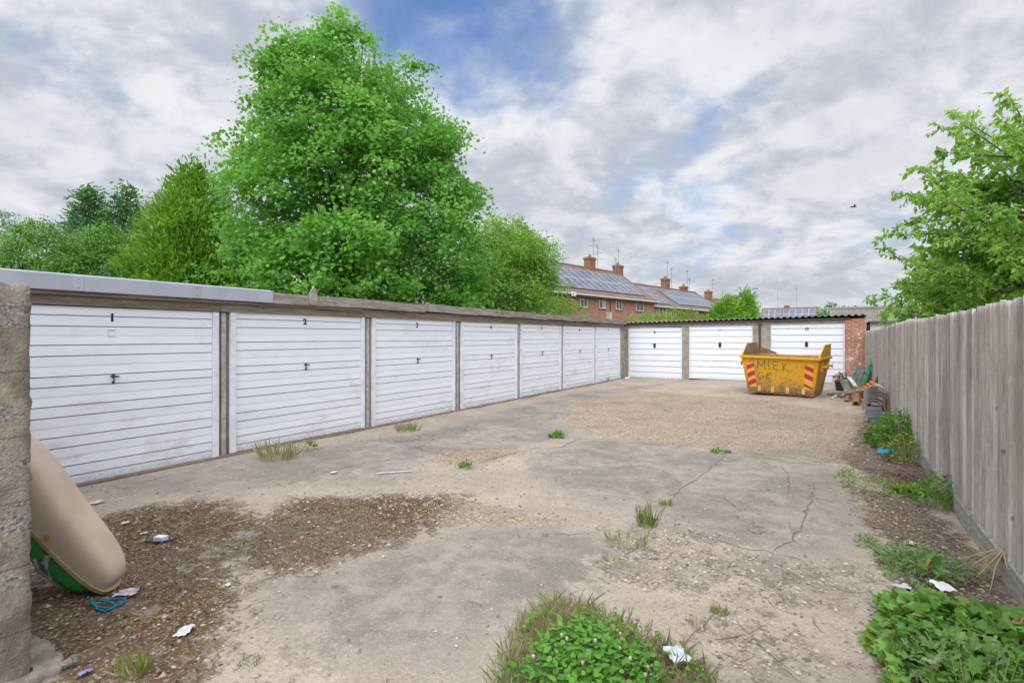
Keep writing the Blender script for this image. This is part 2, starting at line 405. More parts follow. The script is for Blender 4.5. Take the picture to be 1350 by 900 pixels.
def ground_mat():
    m, nt, out = newmat('yard_concrete'); g = G(nt)
    co = g.coord()
    nb = g.noise(co, 1.1, 6, .62, .4); nm = g.noise(co, 5.0, 6, .65, .3); nf = g.noise(co, 28, 5, .7); nff = g.noise(co, 120, 4, .75)
    jit = g.math('ADD', g.math('MULTIPLY', g.math('SUBTRACT', nm, .5), .9), g.math('MULTIPLY', g.math('SUBTRACT', nf, .5), .5))
    def mask(a, w=.10, k=1.0):
        return g.ramp(g.math('ADD', g.attr(a), g.math('MULTIPLY', jit, k)), -w, w)
    vor = g.n('TexVoronoi'); g.l(co, vor.inputs['Vector']); vor.inputs['Scale'].default_value = 42
    vor2 = g.n('TexVoronoi'); g.l(co, vor2.inputs['Vector']); vor2.inputs['Scale'].default_value = 95
    s1 = g.n('SeparateColor'); g.l(vor.outputs['Color'], s1.inputs[0]); s2 = g.n('SeparateColor'); g.l(vor2.outputs['Color'], s2.inputs[0])
    # worn tan concrete with exposed aggregate
    base = g.mix(g.ramp(nb, .35, .65), (.355, .310, .262), (.455, .408, .355))
    base = g.mix(g.math('MULTIPLY', g.ramp(nm, .45, .65), .5), base, (.34, .285, .23))
    agg = g.mix(s2.outputs[0], (.17, .14, .115), (.60, .52, .43))
    base = g.mix(g.math('MULTIPLY', g.ramp(nf, .35, .6), .5), base, agg)
    # smooth grey cement skin
    slab = g.mix(g.ramp(nm, .36, .62), (.215, .205, .188), (.325, .308, .28))
    slab = g.mix(g.math('MULTIPLY', g.ramp(nb, .46, .60), .7), slab, (.165, .16, .15))
    slab = g.mix(g.math('MULTIPLY', g.math('GREATER_THAN', s2.outputs[0], .86), .25), slab, agg)
    slab = g.mix(g.math('MULTIPLY', g.ramp(nf, .54, .70), .45), slab, (.44, .375, .30))
    slab = g.mix(g.math('MULTIPLY', g.ramp(nff, .5, .7), .3), slab, (.46, .42, .37))
    c = g.mix(g.math('MULTIPLY', mask('slab', .22, 1.5), .92), base, slab)
    # gravelly, exposed pebbles
    grav = g.mix(s1.outputs[0], (.27, .21, .15), (.55, .46, .36))
    grav = g.mix(g.math('MULTIPLY', g.ramp(vor.outputs['Distance'], .45, .75), .7), grav, (.17, .13, .095))
    grav = g.mix(g.math('MULTIPLY', g.ramp(nb, .45, .6), .5), grav, (.25, .19, .14))
    grav = g.mix(g.math('MULTIPLY', g.ramp(nm, .5, .68), .5), grav, (.50, .42, .33))
    mg = g.math('MULTIPLY', mask('gravel', .07), .85); c = g.mix(mg, c, grav)
    rub = g.mix(s1.outputs[1], (.20, .18, .16), (.50, .455, .40))
    rub = g.mix(g.math('MULTIPLY', g.ramp(vor.outputs['Distance'], .35, .7), .8), rub, (.14, .115, .09))
    mr = g.math('MULTIPLY', mask('rubble', .16), g.math('MULTIPLY', g.ramp(nm, .4, .6), .8)); c = g.mix(mr, c, rub)
    # dark earth
    earth = g.mix(g.ramp(nf, .4, .62), (.075, .055, .04), (.17, .13, .098))
    earth = g.mix(g.math('MULTIPLY', g.math('GREATER_THAN', s2.outputs[1], .86), .8), earth, (.40, .35, .29))
    md = g.math('MULTIPLY', mask('dirt', .09, .7), .92); c = g.mix(md, c, earth)
    # brown dry moss
    moss = g.mix(g.ramp(nf, .36, .6), (.075, .046, .028), (.19, .125, .078))
    moss = g.mix(g.math('MULTIPLY', g.ramp(nm, .46, .6), .5), moss, (.125, .112, .042))
    moss = g.mix(g.math('MULTIPLY', g.math('GREATER_THAN', s2.outputs[2], .88), .7), moss, (.46, .40, .33))
    gap = g.math('SUBTRACT', 1.0, g.math('MULTIPLY', g.ramp(nm, .56, .68), .65))
    mm = g.math('MULTIPLY', mask('moss', .16, 1.5), gap); c = g.mix(mm, c, moss)
    # oil spots
    vs = g.n('TexVoronoi'); g.l(g.map(co, (1, 1, 1)), vs.inputs['Vector']); vs.inputs['Scale'].default_value = 2.6
    ss = g.n('SeparateColor'); g.l(vs.outputs['Color'], ss.inputs[0])
    spot = g.math('LESS_THAN', g.math('ADD', vs.outputs['Distance'], g.math('MULTIPLY', nf, .06)), g.math('MULTIPLY', ss.outputs[0], .13))
    c = g.mix(g.math('MULTIPLY', spot, .55), c, (.10, .09, .08))
    # fine hairline crazing
    cr = g.n('TexVoronoi', feature='DISTANCE_TO_EDGE'); wv = g.n('VectorMath', operation='ADD')
    cn = g.n('TexNoise'); g.l(co, cn.inputs['Vector']); cn.inputs['Scale'].default_value = 2.5; cn.inputs['Detail'].default_value = 6
    g.l(co, wv.inputs[0]); g.l(cn.outputs['Color'], wv.inputs[1]); g.l(wv.outputs[0], cr.inputs['Vector']); cr.inputs['Scale'].default_value = .55
    ck = g.math('MULTIPLY', g.ramp(cr.outputs['Distance'], .008, .001), g.ramp(nb, .45, .6))
    c = g.mix(g.math('MULTIPLY', ck, .6), c, (.09, .075, .06))
    stn = g.noise(g.map(co, (1, 1, 1), (4.2, 8.1, 0)), .75, 7, .66, .6)
    c = g.mix(g.math('MULTIPLY', g.ramp(stn, .47, .66), .38), c, (.20, .185, .165))
    c = g.mix(1.0, c, (.97, .93, .88), 'MULTIPLY')
    h = g.math('ADD', g.math('MULTIPLY', nf, .35), g.math('MULTIPLY', nff, .25))
    peb = g.math('MULTIPLY', g.math('SUBTRACT', 1.0, vor.outputs['Distance']), g.math('ADD', g.math('MAXIMUM', mg, mr), .12))
    h = g.math('ADD', h, g.math('MULTIPLY', peb, .8))
    h = g.math('ADD', h, g.math('MULTIPLY', mm, g.math('MULTIPLY', nf, 1.2)))
    h = g.math('SUBTRACT', h, g.math('MULTIPLY', ck, .8))
    g.bsdf(out, c, .93, .15, g.bump(h, .75, .018)); return m

def make_yard():
    xs = np.arange(-7.55, 1.25, .055); ys = np.concatenate([np.arange(-4, 12, .055), np.arange(12, 20.75, .09)])
    X, Y = np.meshgrid(xs, ys); nx, ny = len(xs), len(ys)
    x = X.ravel(); y = Y.ravel(); z = hz(x, y)
    ms = region('slab', x, y); z = z + 0.012 * sstep(-.08, .08, ms)
    mo = region('moss', x, y); mr = region('rubble', x, y)
    rough = RNG.normal(0, 1, x.shape)
    z = z + .004 * rough * (sstep(-.1, .1, mo) + sstep(-.1, .1, mr)) + .012 * sstep(-.15, .15, mo)
    me = bpy.data.meshes.new('yard')
    idx = np.arange(nx * ny).reshape(ny, nx)
    q = np.stack([idx[:-1, :-1], idx[:-1, 1:], idx[1:, 1:], idx[1:, :-1]], -1).reshape(-1, 4)
    me.vertices.add(nx * ny); me.vertices.foreach_set('co', np.stack([x, y, z], -1).ravel().astype(np.float32))
    me.loops.add(q.size); me.loops.foreach_set('vertex_index', q.ravel().astype(np.int32))
    me.polygons.add(len(q)); me.polygons.foreach_set('loop_start', np.arange(0, q.size, 4, dtype=np.int32))
    me.update(calc_edges=True)
    me.polygons.foreach_set('use_smooth', [True] * len(q))
    for k in REG:
        me.attributes.new(k, 'FLOAT', 'POINT').data.foreach_set('value', np.clip(region(k, x, y), -1, 1).astype(np.float32))
    me.materials.append(ground_mat())
    o = bpy.data.objects.new('yard', me); COL.objects.link(o); tag(o, kind='structure')
make_yard()

def yz(x, y):
    z = float(hz(x, y)); xx = np.array([x]); yy = np.array([y])
    return z + .012 * float(sstep(-.08, .08, region('slab', xx, yy)[0])) + .012 * float(sstep(-.15, .15, region('moss', xx, yy)[0]))

def gp(px, py):
    x, y = gpt(px, py); x, y = gpt(px, py, float(hz(x, y)))
    return (x, y, yz(x, y))

mb = MB(); mb.quad((-900, -900, -.06), (900, -900, -.06), (900, 900, -.06), (-900, 900, -.06))
tag(mb.build('ground', simple('rough_ground', (.11, .14, .05), (.16, .13, .08), .6, .95, .1, .4, 8)), kind='structure')

# cracks and joints with soil in them
CR = [[(962, 597), (935, 622), (905, 640), (880, 664), (868, 690)], [(868, 690), (838, 720), (812, 760)], [(950, 796), (935, 815), (905, 850), (885, 872)],
      [(1030, 612), (1042, 640), (1038, 655)], [(1075, 640), (1055, 700), (1040, 712), (1020, 726)], [(700, 590), (660, 602), (622, 613)],
      [(885, 690), (960, 716), (1010, 726), (1060, 738)], [(560, 602), (480, 612), (380, 640)], [(1120, 600), (1080, 612), (1040, 604), (965, 597)],
      [(770, 575), (740, 590), (690, 590)], [(960, 812), (985, 830), (1005, 850), (1040, 880)], [(1040, 690), (1046, 712), (1060, 720)],
      [(940, 840), (985, 836), (1010, 822)], [(960, 870), (1000, 862), (1020, 880)]]
mb = MB()
for ci, c in enumerate(CR):
    pts = [np.array(gpt(*p)) for p in c]; fine = []
    for a, b in zip(pts[:-1], pts[1:]):
        n = max(2, int(np.linalg.norm(b - a) / .07))
        for k in range(n): fine.append(a + (b - a) * k / n + RNG.normal(0, .014, 2))
    fine.append(pts[-1]); prev = None
    for k, p in enumerate(fine):
        d = fine[min(k + 1, len(fine) - 1)] - fine[max(k - 1, 0)]; d = d / (np.linalg.norm(d) + 1e-9); nn = np.array([-d[1], d[0]])
        w = (.002 + .0036 * abs(RNG.normal())) * min(1, .25 + min(k, len(fine) - 1 - k) / 5)
        L = p + nn * w; Rr = p - nn * w
        cur = ((L[0], L[1], yz(*L) + .004), (Rr[0], Rr[1], yz(*Rr) + .004))
        if prev: mb.quad(prev[0], prev[1], cur[1], cur[0])
        prev = cur
tag(mb.build('ground_cracks', simple('crack_soil', (.15, .125, .10), (.22, .185, .15), 20, .98, .05, .3)), kind='structure')

def scatter(n, f, box):
    out = []
    while sum(map(len, out)) < n:
        p = RNG.uniform((box[0], box[2]), (box[1], box[3]), (n * 2, 2)); w = f(p[:, 0], p[:, 1])
        out.append(p[RNG.uniform(0, 1, len(p)) < w])
    return np.concatenate(out)[:n]

def stones(name, pts, smin, smax, mat):
    n = len(pts); base = np.array([(1, 0, 0), (-1, 0, 0), (0, 1, 0), (0, -1, 0), (0, 0, .7), (0, 0, -.5)], float)
    s = smin + (smax - smin) * RNG.power(.45, n); V = base[None] * s[:, None, None] * RNG.uniform(.6, 1.25, (n, 6, 3))
    a = RNG.uniform(0, 6.28, n); c, si = np.cos(a)[:, None], np.sin(a)[:, None]
    V = np.stack([V[..., 0] * c - V[..., 1] * si, V[..., 0] * si + V[..., 1] * c, V[..., 2]], -1)
    z = hz(pts[:, 0], pts[:, 1]) + .012 * sstep(-.08, .08, region('slab', pts[:, 0], pts[:, 1])) + .012 * sstep(-.15, .15, region('moss', pts[:, 0], pts[:, 1]))
    V += np.stack([pts[:, 0], pts[:, 1], z + s * .15], -1)[:, None, :]
    F8 = np.array([(0, 2, 4), (2, 1, 4), (1, 3, 4), (3, 0, 4), (2, 0, 5), (1, 2, 5), (3, 1, 5), (0, 3, 5)])
    T = V[:, F8, :].reshape(n * 8, 3, 3)
    return raw_mesh(name, T, 3, mat, None, np.repeat(RNG.uniform(0, 1, n), 8))

def stone_mat(name, a, b):
    m, nt, out = newmat(name); g = G(nt)
    c = g.mix(g.attr('tint'), a, b); g.bsdf(out, c, .9, .15, g.bump(g.noise(g.coord(), 150, 3), .3, .003)); return m
def wst(x, y):
    near = np.clip(6.5 / (y * CA - x * SA + .1), .05, 1.2) ** 1.5
    return np.clip(near * (.10 + .9 * sstep(-.2, .1, region('rubble', x, y)) + .10 * sstep(-.2, .1, region('moss', x, y)) + .35 * sstep(-.1, .2, region('gravel', x, y)) + .12 * sstep(-.2, .1, region('dirt', x, y)) - .07 * sstep(0, .2, region('slab', x, y))), 0, 1)
tag(stones('loose_stones', scatter(15000, wst, (-7.1, .9, 1, 14)), .004, .021, stone_mat('loose_stone', (.17, .14, .11), (.50, .44, .37))),
    'small loose stones strewn over the worn concrete', 'gravel', kind='stuff')
def wlf(x, y): return np.clip(sstep(-.15, .1, region('moss', x, y)) * .9 + .3 * sstep(-.2, .1, region('dirt', x, y)) * (x > -.5), 0, 1)
pl = scatter(7000, wlf, (-6.5, 1, 1, 12)); n = len(pl)
P = np.stack([pl[:, 0], pl[:, 1], hz(pl[:, 0], pl[:, 1]) + .016 + RNG.uniform(0, .012, n)], -1)
a = RNG.uniform(0, 6.28, n); D = np.stack([np.cos(a), np.sin(a), RNG.normal(0, .35, n)], -1); N = np.stack([RNG.normal(0, .45, n), RNG.normal(0, .45, n), np.ones(n)], -1)
tag(raw_mesh('leaf_litter', leaf_verts(P, D, N, RNG.uniform(.008, .026, n), OVAL), 6, stone_mat('litter_brown', (.06, .034, .02), (.30, .20, .12)), None, RNG.uniform(0, 1, n) ** 2),
    'brown dry moss and leaf scraps lying on the concrete', 'leaf litter', kind='stuff')

# ------------------------------------------------------------------ text
def text_mesh(body, size, extrude=.002):
    c = bpy.data.curves.new('t', 'FONT'); c.body = body; c.size = size; c.extrude = extrude; c.offset = .004; c.align_x = 'CENTER'; c.align_y = 'CENTER'
    o = bpy.data.objects.new('t', c); COL.objects.link(o)
    me = bpy.data.meshes.new_from_object(o.evaluated_get(bpy.context.evaluated_depsgraph_get()))
    bpy.data.objects.remove(o); me.name = 'number'; return me

def number(body, size, parent, x, z, y=-.004):
    me = text_mesh(body, size); me.materials.clear(); me.materials.append(M['number'])
    o = bpy.data.objects.new('number', me); COL.objects.link(o); o.parent = parent
    o.location = (x, y, z); o.rotation_euler = (R(90), 0, 0); return o

# ------------------------------------------------------------------ garage doors
def door_panel(w, cuts, minor, mat, parent, h=2.0):
    """panel in x 0..w, front at y=0 facing -y; cuts = groove heights from the top"""
    mb = MB(); zs = [h] + [h - c for c in cuts] + [0.015]
    gh, gd = (.0055, .014) if minor else (.010, .02)
    for i in range(len(zs) - 1):
        t = zs[i] - (gh if i else 0); b = zs[i + 1] + (gh if i < len(zs) - 2 else 0)
        mid = (t + b) / 2
        if minor and t - b > .15:
            mb.quad((0, 0, mid + .004), (w, 0, mid + .004), (w, -.001, t), (0, -.001, t))
            mb.quad((0, .004, mid), (w, .004, mid), (w, 0, mid + .004), (0, 0, mid + .004))
            mb.quad((0, -.001, b), (w, -.001, b), (w, .004, mid), (0, .004, mid))
        else: mb.quad((0, 0, b), (w, 0, b), (w, 0, t), (0, 0, t))
        if i < len(zs) - 2:
            c = zs[i + 1]
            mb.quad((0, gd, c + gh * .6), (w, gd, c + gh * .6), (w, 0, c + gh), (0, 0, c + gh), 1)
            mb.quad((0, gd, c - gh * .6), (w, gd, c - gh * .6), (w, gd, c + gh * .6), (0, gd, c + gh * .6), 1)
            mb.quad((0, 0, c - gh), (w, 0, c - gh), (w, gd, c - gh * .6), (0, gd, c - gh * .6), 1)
    mb.quad((w, .03, .015), (0, .03, .015), (0, .03, h), (w, .03, h))
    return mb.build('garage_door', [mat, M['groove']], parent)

CUT_OLD = [.10, .22, .43, .55, .776, .887, 1.10, 1.22, 1.44, 1.56, 1.77, 1.886]
CUT_NEW = [.14, .37, .60, .83, 1.06, 1.29, 1.52, 1.75]

def handle_old(parent, x, z):
    mb = MB()
    mb.tube([(x, -.002, z), (x, -.012, z)], .022, 14); mb.tube([(x, -.012, z), (x, -.045, z)], .009, 8)
    mb.tube([(x - .045, -.045, z + .004), (x - .02, -.05, z + .003), (x + .02, -.05, z - .003), (x + .045, -.045, z - .005)], [.008, .010, .010, .008], 8)
    mb.tube([(x, -.02, z - .03), (x + .004, -.018, z - .085)], [.008, .006], 8)
    mb.box(x - .013, x + .013, -.006, -.001, z - .09, z - .062)
    return mb.build('handle', M['steel_dark'], parent)
def handle_new(parent, x, z):
    mb = MB(); mb.box(x - .045, x + .045, -.012, -.001, z - .11, z + .07); mb.tube([(x, -.012, z), (x, -.05, z)], .012, 8)
    mb.tube([(x - .05, -.052, z), (x + .05, -.052, z)], .013, 8)
    return mb.build('handle', M['black'], parent, bevel=.003)

left = empty('garage_block', (-7.2, 1.2, 0), 0, 'long weathered garage row with seven white doors numbered along the left side', 'garages')
YS = [1.45, 4.06, 6.69, 9.36, 11.99, 14.62, 17.2]; DW = 2.45; FR = .085
first = None; doors = []
for i, y0 in enumerate(YS):
    if first is None:
        dr = door_panel(DW - 2 * FR, CUT_OLD, True, M['door_old'], left); first = dr
        for xa, xb in ((-FR, -.004), (DW - 2 * FR + .004, DW - FR)):
            f = MB(); f.box(xa, xb, -.022, .05, .01, 2.0); f.build('door_jamb', M['frame'], dr, bevel=.004)
        handle_old(dr, DW / 2 - FR, 1.20)
    else: dr = copy_tree(first, left)
    doors.append(dr); dr.rotation_euler = (0, 0, R(90)); dr.location = (0, y0 + FR - 1.2, float(hz(-7.2, y0 + 1.2)) + .006)
for i, dr in enumerate(doors):
    number('1234567'[i], .13, dr, DW / 2 - FR - .01, 1.885)
mb = MB(); x0 = 1.12
mb.box(x0 - .03, x0 + .03, -.007, .0, 1.67, 1.675); mb.box(x0 - .03, x0 + .03, -.007, 0, 1.735, 1.742); mb.box(x0 - .034, x0 - .028, -.007, 0, 1.67, 1.742); mb.box(x0 + .028, x0 + .034, -.007, 0, 1.67, 1.742)
mb.box(x0 - .04, x0 + .04, -.012, 0, 1.745, 1.752)
mb.build('plate_holder', M['frame'], first)
# posts between the doors: concrete between two timber strips
edges = [(1.2, 1.45)] + [(YS[i] + DW, YS[i + 1]) for i in range(6)] + [(YS[6] + DW, 20.0)]
for i, (a, b) in enumerate(edges):
    a -= 1.2; b -= 1.2; c = (a + b) / 2; hw = min(.035, (b - a) * .2)
    p = MB(); p.box(-.10, -.005, c - hw, c + hw, -.05, 2.0); p.build('concrete_post', M['post_conc'], left, bevel=.006)
    if i < 7:
        s = MB(); s.box(-.11, -.022, a + .003, c - hw - .004, -.05, 2.0, t=RNG.uniform(.2, .8)); s.box(-.11, -.022, c + hw + .004, b - .003, -.05, 2.0, t=RNG.uniform(.2, .8))
        s.build('timber_strip', M['strip_wood'], left)
# lintel, fascia, splices, roof, walls
mb = MB()
for k in range(7):
    a = k * 2.72; b = min(a + 2.715, 18.9); mb.box(-.10, .035, a, b, 2.008, 2.165 + RNG.uniform(-.005, .005), t=RNG.uniform(.1, .9))
mb.build('lintel_beam', M['lintel_wood'], left, bevel=.004)
mb = MB(); mb.box(.035, .085, 0, 5.2, 2.12, 2.166, t=.8); mb.build('batten', M['lintel_wood'], left)
mb = MB(); sp = [3.42, 6.85, 9.54, 12.23, 14.9, 18.95]; prev = 3.42
for a, b in zip(sp[:-1], sp[1:]):
    n = 8; za = RNG.uniform(-.008, .012); zb = RNG.uniform(-.012, .008); tt = RNG.uniform(.2, .9)
    for k in range(n):
        f0, f1 = k / n, (k + 1) / n; sag = lambda f: za + (zb - za) * f + .006 * math.sin(f * 9 + a)
        y0, y1 = a + (b - a) * f0, a + (b - a) * f1 - (.006 if k == n - 1 else 0)
        mb.hexa([(.09, y0, 2.17 + sag(f0)), (.13, y0, 2.17 + sag(f0)), (.13, y1, 2.17 + sag(f1)), (.09, y1, 2.17 + sag(f1)),
                 (.09, y0, 2.33 + sag(f0)), (.13, y0, 2.33 + sag(f0)), (.13, y1, 2.33 + sag(f1)), (.09, y1, 2.33 + sag(f1))], t=tt)
mb.build('fascia_board', M['fascia_wood'], left)
mb = MB(); mb.prism([(.088, 2.165), (.138, 2.165), (.138, 2.335), (.06, 2.355), (.06, 2.34), (.088, 2.33)], lambda x, z: (x, -1.6, z), lambda x, z: (x, 3.43, z))
mb.build('grey_capping', M['capping'], left, bevel=.003)
for yj in (-.2, 1.05, 2.3):
    mb = MB(); mb.box(.1385, .1415, yj, yj + .10, 2.17, 2.33); mb.build('capping_joint', M['capping'], left, bevel=.001)
    for zz in (2.2, 2.3):
        mb = MB(); mb.tube([(.141, yj + .05, zz), (.1445, yj + .05, zz)], .006, 8); mb.build('screw', M['steel_dark'], left)
mb = MB(); mb.prism([(4.06, 2.19), (4.09, 2.165), (4.165, 2.165), (4.195, 2.19), (4.195, 2.37), (4.128, 2.47), (4.06, 2.37)], lambda y, z: (.133, y, z), lambda y, z: (.155, y, z), t=.9)
mb.build('pointed_splice_board', M['fascia_wood'], left, bevel=.003)
for k, y in enumerate((6.85, 9.54, 12.23, 14.9)):
    mb = MB(); mb.box(.131, .15, y - .05, y + .05, 2.185, 2.365 + RNG.uniform(-.01, .02), t=.75); mb.build('splice_board', M['fascia_wood'], left, bevel=.003)
mb = MB(); mb.hexa([(-5.4, -1.6, 2.05), (.088, -1.6, 2.25), (.088, 18.95, 2.25), (-5.4, 18.95, 2.05), (-5.4, -1.6, 2.12), (.088, -1.6, 2.318), (.088, 18.95, 2.318), (-5.4, 18.95, 2.12)])
mb.build('flat_roof', M['felt'], left)
mb = MB(); mb.box(-5.3, -5.2, -.1, 18.9, -.05, 2.04); mb.box(-5.2, -.105, 18.72, 18.88, -.05, 2.05); mb.box(-5.2, -.105, -.15, 0, -.05, 2.05); mb.box(-1.5, -1.4, 0, 18.7, -.05, 2.03)
mb.build('block_wall', M['block'], left)
mb = MB(); mb.box(-.02, .10, .15, 18.75, -.05, .022); mb.build('threshold', simple('threshold', (.24, .17, .135), (.16, .13, .105), 7, .95, .1, .6, 40), left, bevel=.008)

far = empty('garage_block', (-7.2, 20.57, 0), 0, 'three newer white garage doors under a corrugated roof across the far end', 'garages')
fx = [(-7.15, 2.16), (-4.73, 2.25), (-1.90, 2.24)]
first = None
for i, (x0, w) in enumerate(fx):
    dr = door_panel(w - .1, CUT_NEW, False, M['door_new'], far); zz = [.0, .045, .09][i]
    dr.location = (x0 + .05 + 7.2, 0, zz)
    f = MB(); f.prism([(-.05, .01), (-.004, .01), (-.004, 2.002), (w - .096, 2.002), (w - .096, .01), (w - .05, .01), (w - .05, 2.03), (-.05, 2.03)], lambda x, z: (x, -.02, z), lambda x, z: (x, .05, z)); f.build('door_frame', M['frame'], dr, bevel=.003)
    handle_new(dr, (w - .1) / 2, 1.33); number(['8', '9', '10'][i], .13, dr, (w - .1) / 2, 1.84)
for (a, b) in ((-7.42, -7.16), (-4.985, -4.735), (-2.475, -1.905)):
    mb = MB(); zt = 2.03 + .09 * (a + 7.2) / 7.3
    mb.box(a + 7.2, b + 7.2, -.06, .2, -.05, zt); mb.build('concrete_pillar', M['concrete'], far, bevel=.01)
zl = lambda x: .10 * x / 7.6
def sloped(mb, x0, x1, y0, y1, z0, z1, **k):
    mb.hexa([(x0, y0, z0 + zl(x0)), (x1, y0, z0 + zl(x1)), (x1, y1, z0 + zl(x1)), (x0, y1, z0 + zl(x0)), (x0, y0, z1 + zl(x0)), (x1, y0, z1 + zl(x1)), (x1, y1, z1 + zl(x1)), (x0, y1, z1 + zl(x0))], **k)
mb = MB(); sloped(mb, -.2, 7.54, -.05, .2, 2.036, 2.17); mb.build('lintel', M['concrete'], far)
mb = MB(); sloped(mb, -.1, 7.7, -.12, -.06, 2.13, 2.20); mb.build('fascia_board', M['pipe_brown'], far)
mb = MB(); mb.box(7.545, 8.13, -.09, .35, -.05, 2.27); mb.build('brick_pier', M['brick_pier'], far)
mb = MB(); n = 190; pitch = .19
for k in range(n):
    xa, xb = -.05 + 8.2 * k / n, -.05 + 8.2 * (k + 1) / n
    za, zb = (2.235 + .028 * math.sin(2 * math.pi * x / pitch) + .15 * x / 8.2 for x in (xa, xb))
    A = (xa, -.22, za); B = (xb, -.22, zb); C = (xb, 5.5, zb - .12); Dd = (xa, 5.5, za - .12)
    up = lambda p: (p[0], p[1], p[2] + .014)
    mb.quad(up(A), up(B), up(C), up(Dd)); mb.quad(B, A, Dd, C); mb.quad(A, B, up(B), up(A))
mb.build('corrugated_roof', M['sheet'], far)
mb = MB(); mb.box(-.2, 8.1, 5.2, 5.3, -.05, 2.04); mb.box(8.0, 8.12, .36, 5.2, -.05, 2.05); mb.box(-.25, -.13, .205, 5.2, -.05, 2.04); mb.box(-.1, 7.9, 1.0, 1.1, -.05, 2.04); mb.build('block_wall', M['block'], far)
mb = MB(); xx = 4.96; mb.tube([(xx, -.10, .05), (xx, -.10, 2.14)], .034, 10); mb.box(xx - .05, xx + .05, -.15, -.06, 2.08, 2.16); mb.build('downpipe', M['pipe_brown'], far)
mb = MB(); mb.box(-.20, -.05, -.88, -.07, -.05, 2.03); mb.build('corner_wall', M['concrete'], far)

# ------------------------------------------------------------------ fence
fence = empty('fence', (1.0, 0, 0), 0, 'tall weathered grey board fence running down the right side', 'fence')
fxl = lambda y: .03 - .0055 * y
mb = MB(); y = -3.0
while y < 20.4:
    w = .118; top = 1.905 - .13 * float(sstep(10, 19, y)) + .012 * math.sin(y * .7) + RNG.normal(0, .009) + float(hz(1, y)) * .6; t = float(np.clip(RNG.normal(.5, .28), 0, 1))
    x = fxl(y); tw = RNG.normal(0, .004)
    mb.hexa([(x - .013 + tw, y, .17), (x + .018, y, .17), (x + .026, y + w, .17), (x + .018 - tw, y + w, .17),
             (x - .013 + tw, y, top), (x + .018, y, top), (x + .026, y + w, top + .002), (x + .018 - tw, y + w, top + .002)], t=t)
    y += .098
mb.build('fence_boards', M['fence_wood'], fence)
y = -3.0
while y < 20.3:
    L = min(2.9, 20.3 - y); mb = MB(); x = fxl(y + 1.4) - .022
    mb.hexa([(x - .008, y, -.05), (x + .02, y, -.05), (x + .014, y + L - .02, -.05), (x - .014, y + L - .02, -.05),
             (x - .002, y, .175 + float(hz(1, y)) * .6), (x + .026, y, .175), (x + .02, y + L - .02, .175), (x - .008, y + L - .02, .165 + float(hz(1, y + L)) * .6)], t=RNG.uniform(.3, .9))
    mb.build('gravel_board', M['gravel_board'], fence, bevel=.006)
    mb = MB(); mb.box(fxl(y) + .045, fxl(y) + .14, y - .05, y + .05, -.05, 1.85, t=.4); mb.build('fence_post', M['fence_wood'], fence)
    y += 2.9
mb = MB()
for zr in (.45, 1.05, 1.65):
    for k in range(8):
        y0 = -3 + k * 2.9; y1 = min(y0 + 2.9, 20.3)
        mb.hexa([(fxl(y0) + .03, y0, zr), (fxl(y0) + .07, y0, zr), (fxl(y1) + .07, y1, zr), (fxl(y1) + .03, y1, zr), (fxl(y0) + .03, y0, zr + .08), (fxl(y0) + .07, y0, zr + .08), (fxl(y1) + .07, y1, zr + .08), (fxl(y1) + .03, y1, zr + .08)])
mb.build('arris_rails', M['fence_wood'], fence)

# ------------------------------------------------------------------ rough wall, left foreground
wall = empty('concrete_wall', (-3.29, .89, 0), 0, 'rough block wall end close to the camera on the left', 'wall')
def rough_block(name, x0, x1, y0, y1, z0, z1, step, amp, mat, parent, seed):
    rg = np.random.default_rng(seed); nx = max(2, int((x1 - x0) / step)); ny = max(2, int((y1 - y0) / step)); nz = max(2, int((z1 - z0) / step))
    V = {}; mb = MB()
    def vid(i, j, k):
        if (i, j, k) not in V:
            V[(i, j, k)] = len(mb.v)
            e = sum((i in (0, nx), j in (0, ny), k in (0, nz))); r = rg.normal(0, amp * (1 + .8 * (e > 1)), 3)
            mb.v.append((x0 + (x1 - x0) * i / nx + r[0] - (.004 if e > 1 and i == nx else 0), y0 + (y1 - y0) * j / ny + r[1] - (.003 if e > 1 and j == ny else 0), z0 + (z1 - z0) * k / nz + r[2]))
        return V[(i, j, k)]
    def q(a, b, c, d): mb.f.append([vid(*a), vid(*b), vid(*c), vid(*d)]); mb.m.append(0); mb.t.append(.5)
    for j in range(ny):
        for k in range(nz):
            q((nx, j, k), (nx, j + 1, k), (nx, j + 1, k + 1), (nx, j, k + 1)); q((0, j + 1, k), (0, j, k), (0, j, k + 1), (0, j + 1, k + 1))
    for i in range(nx):
        for k in range(nz):
            q((i, 0, k), (i + 1, 0, k), (i + 1, 0, k + 1), (i, 0, k + 1)); q((i + 1, ny, k), (i, ny, k), (i, ny, k + 1), (i + 1, ny, k + 1))
    for i in range(nx):
        for j in range(ny):
            q((i, j, nz), (i + 1, j, nz), (i + 1, j + 1, nz), (i, j + 1, nz))
    return mb.build(name, mat, parent, smooth=True)
rough_block('wall_body', -3.6, 0, -.21, 0, -.05, 1.91, .033, .0018, M['wall'], wall, 3)
rough_block('footing', -3.4, .10, -.32, .12, -.05, .045, .04, .010, M['wall'], wall, 5)

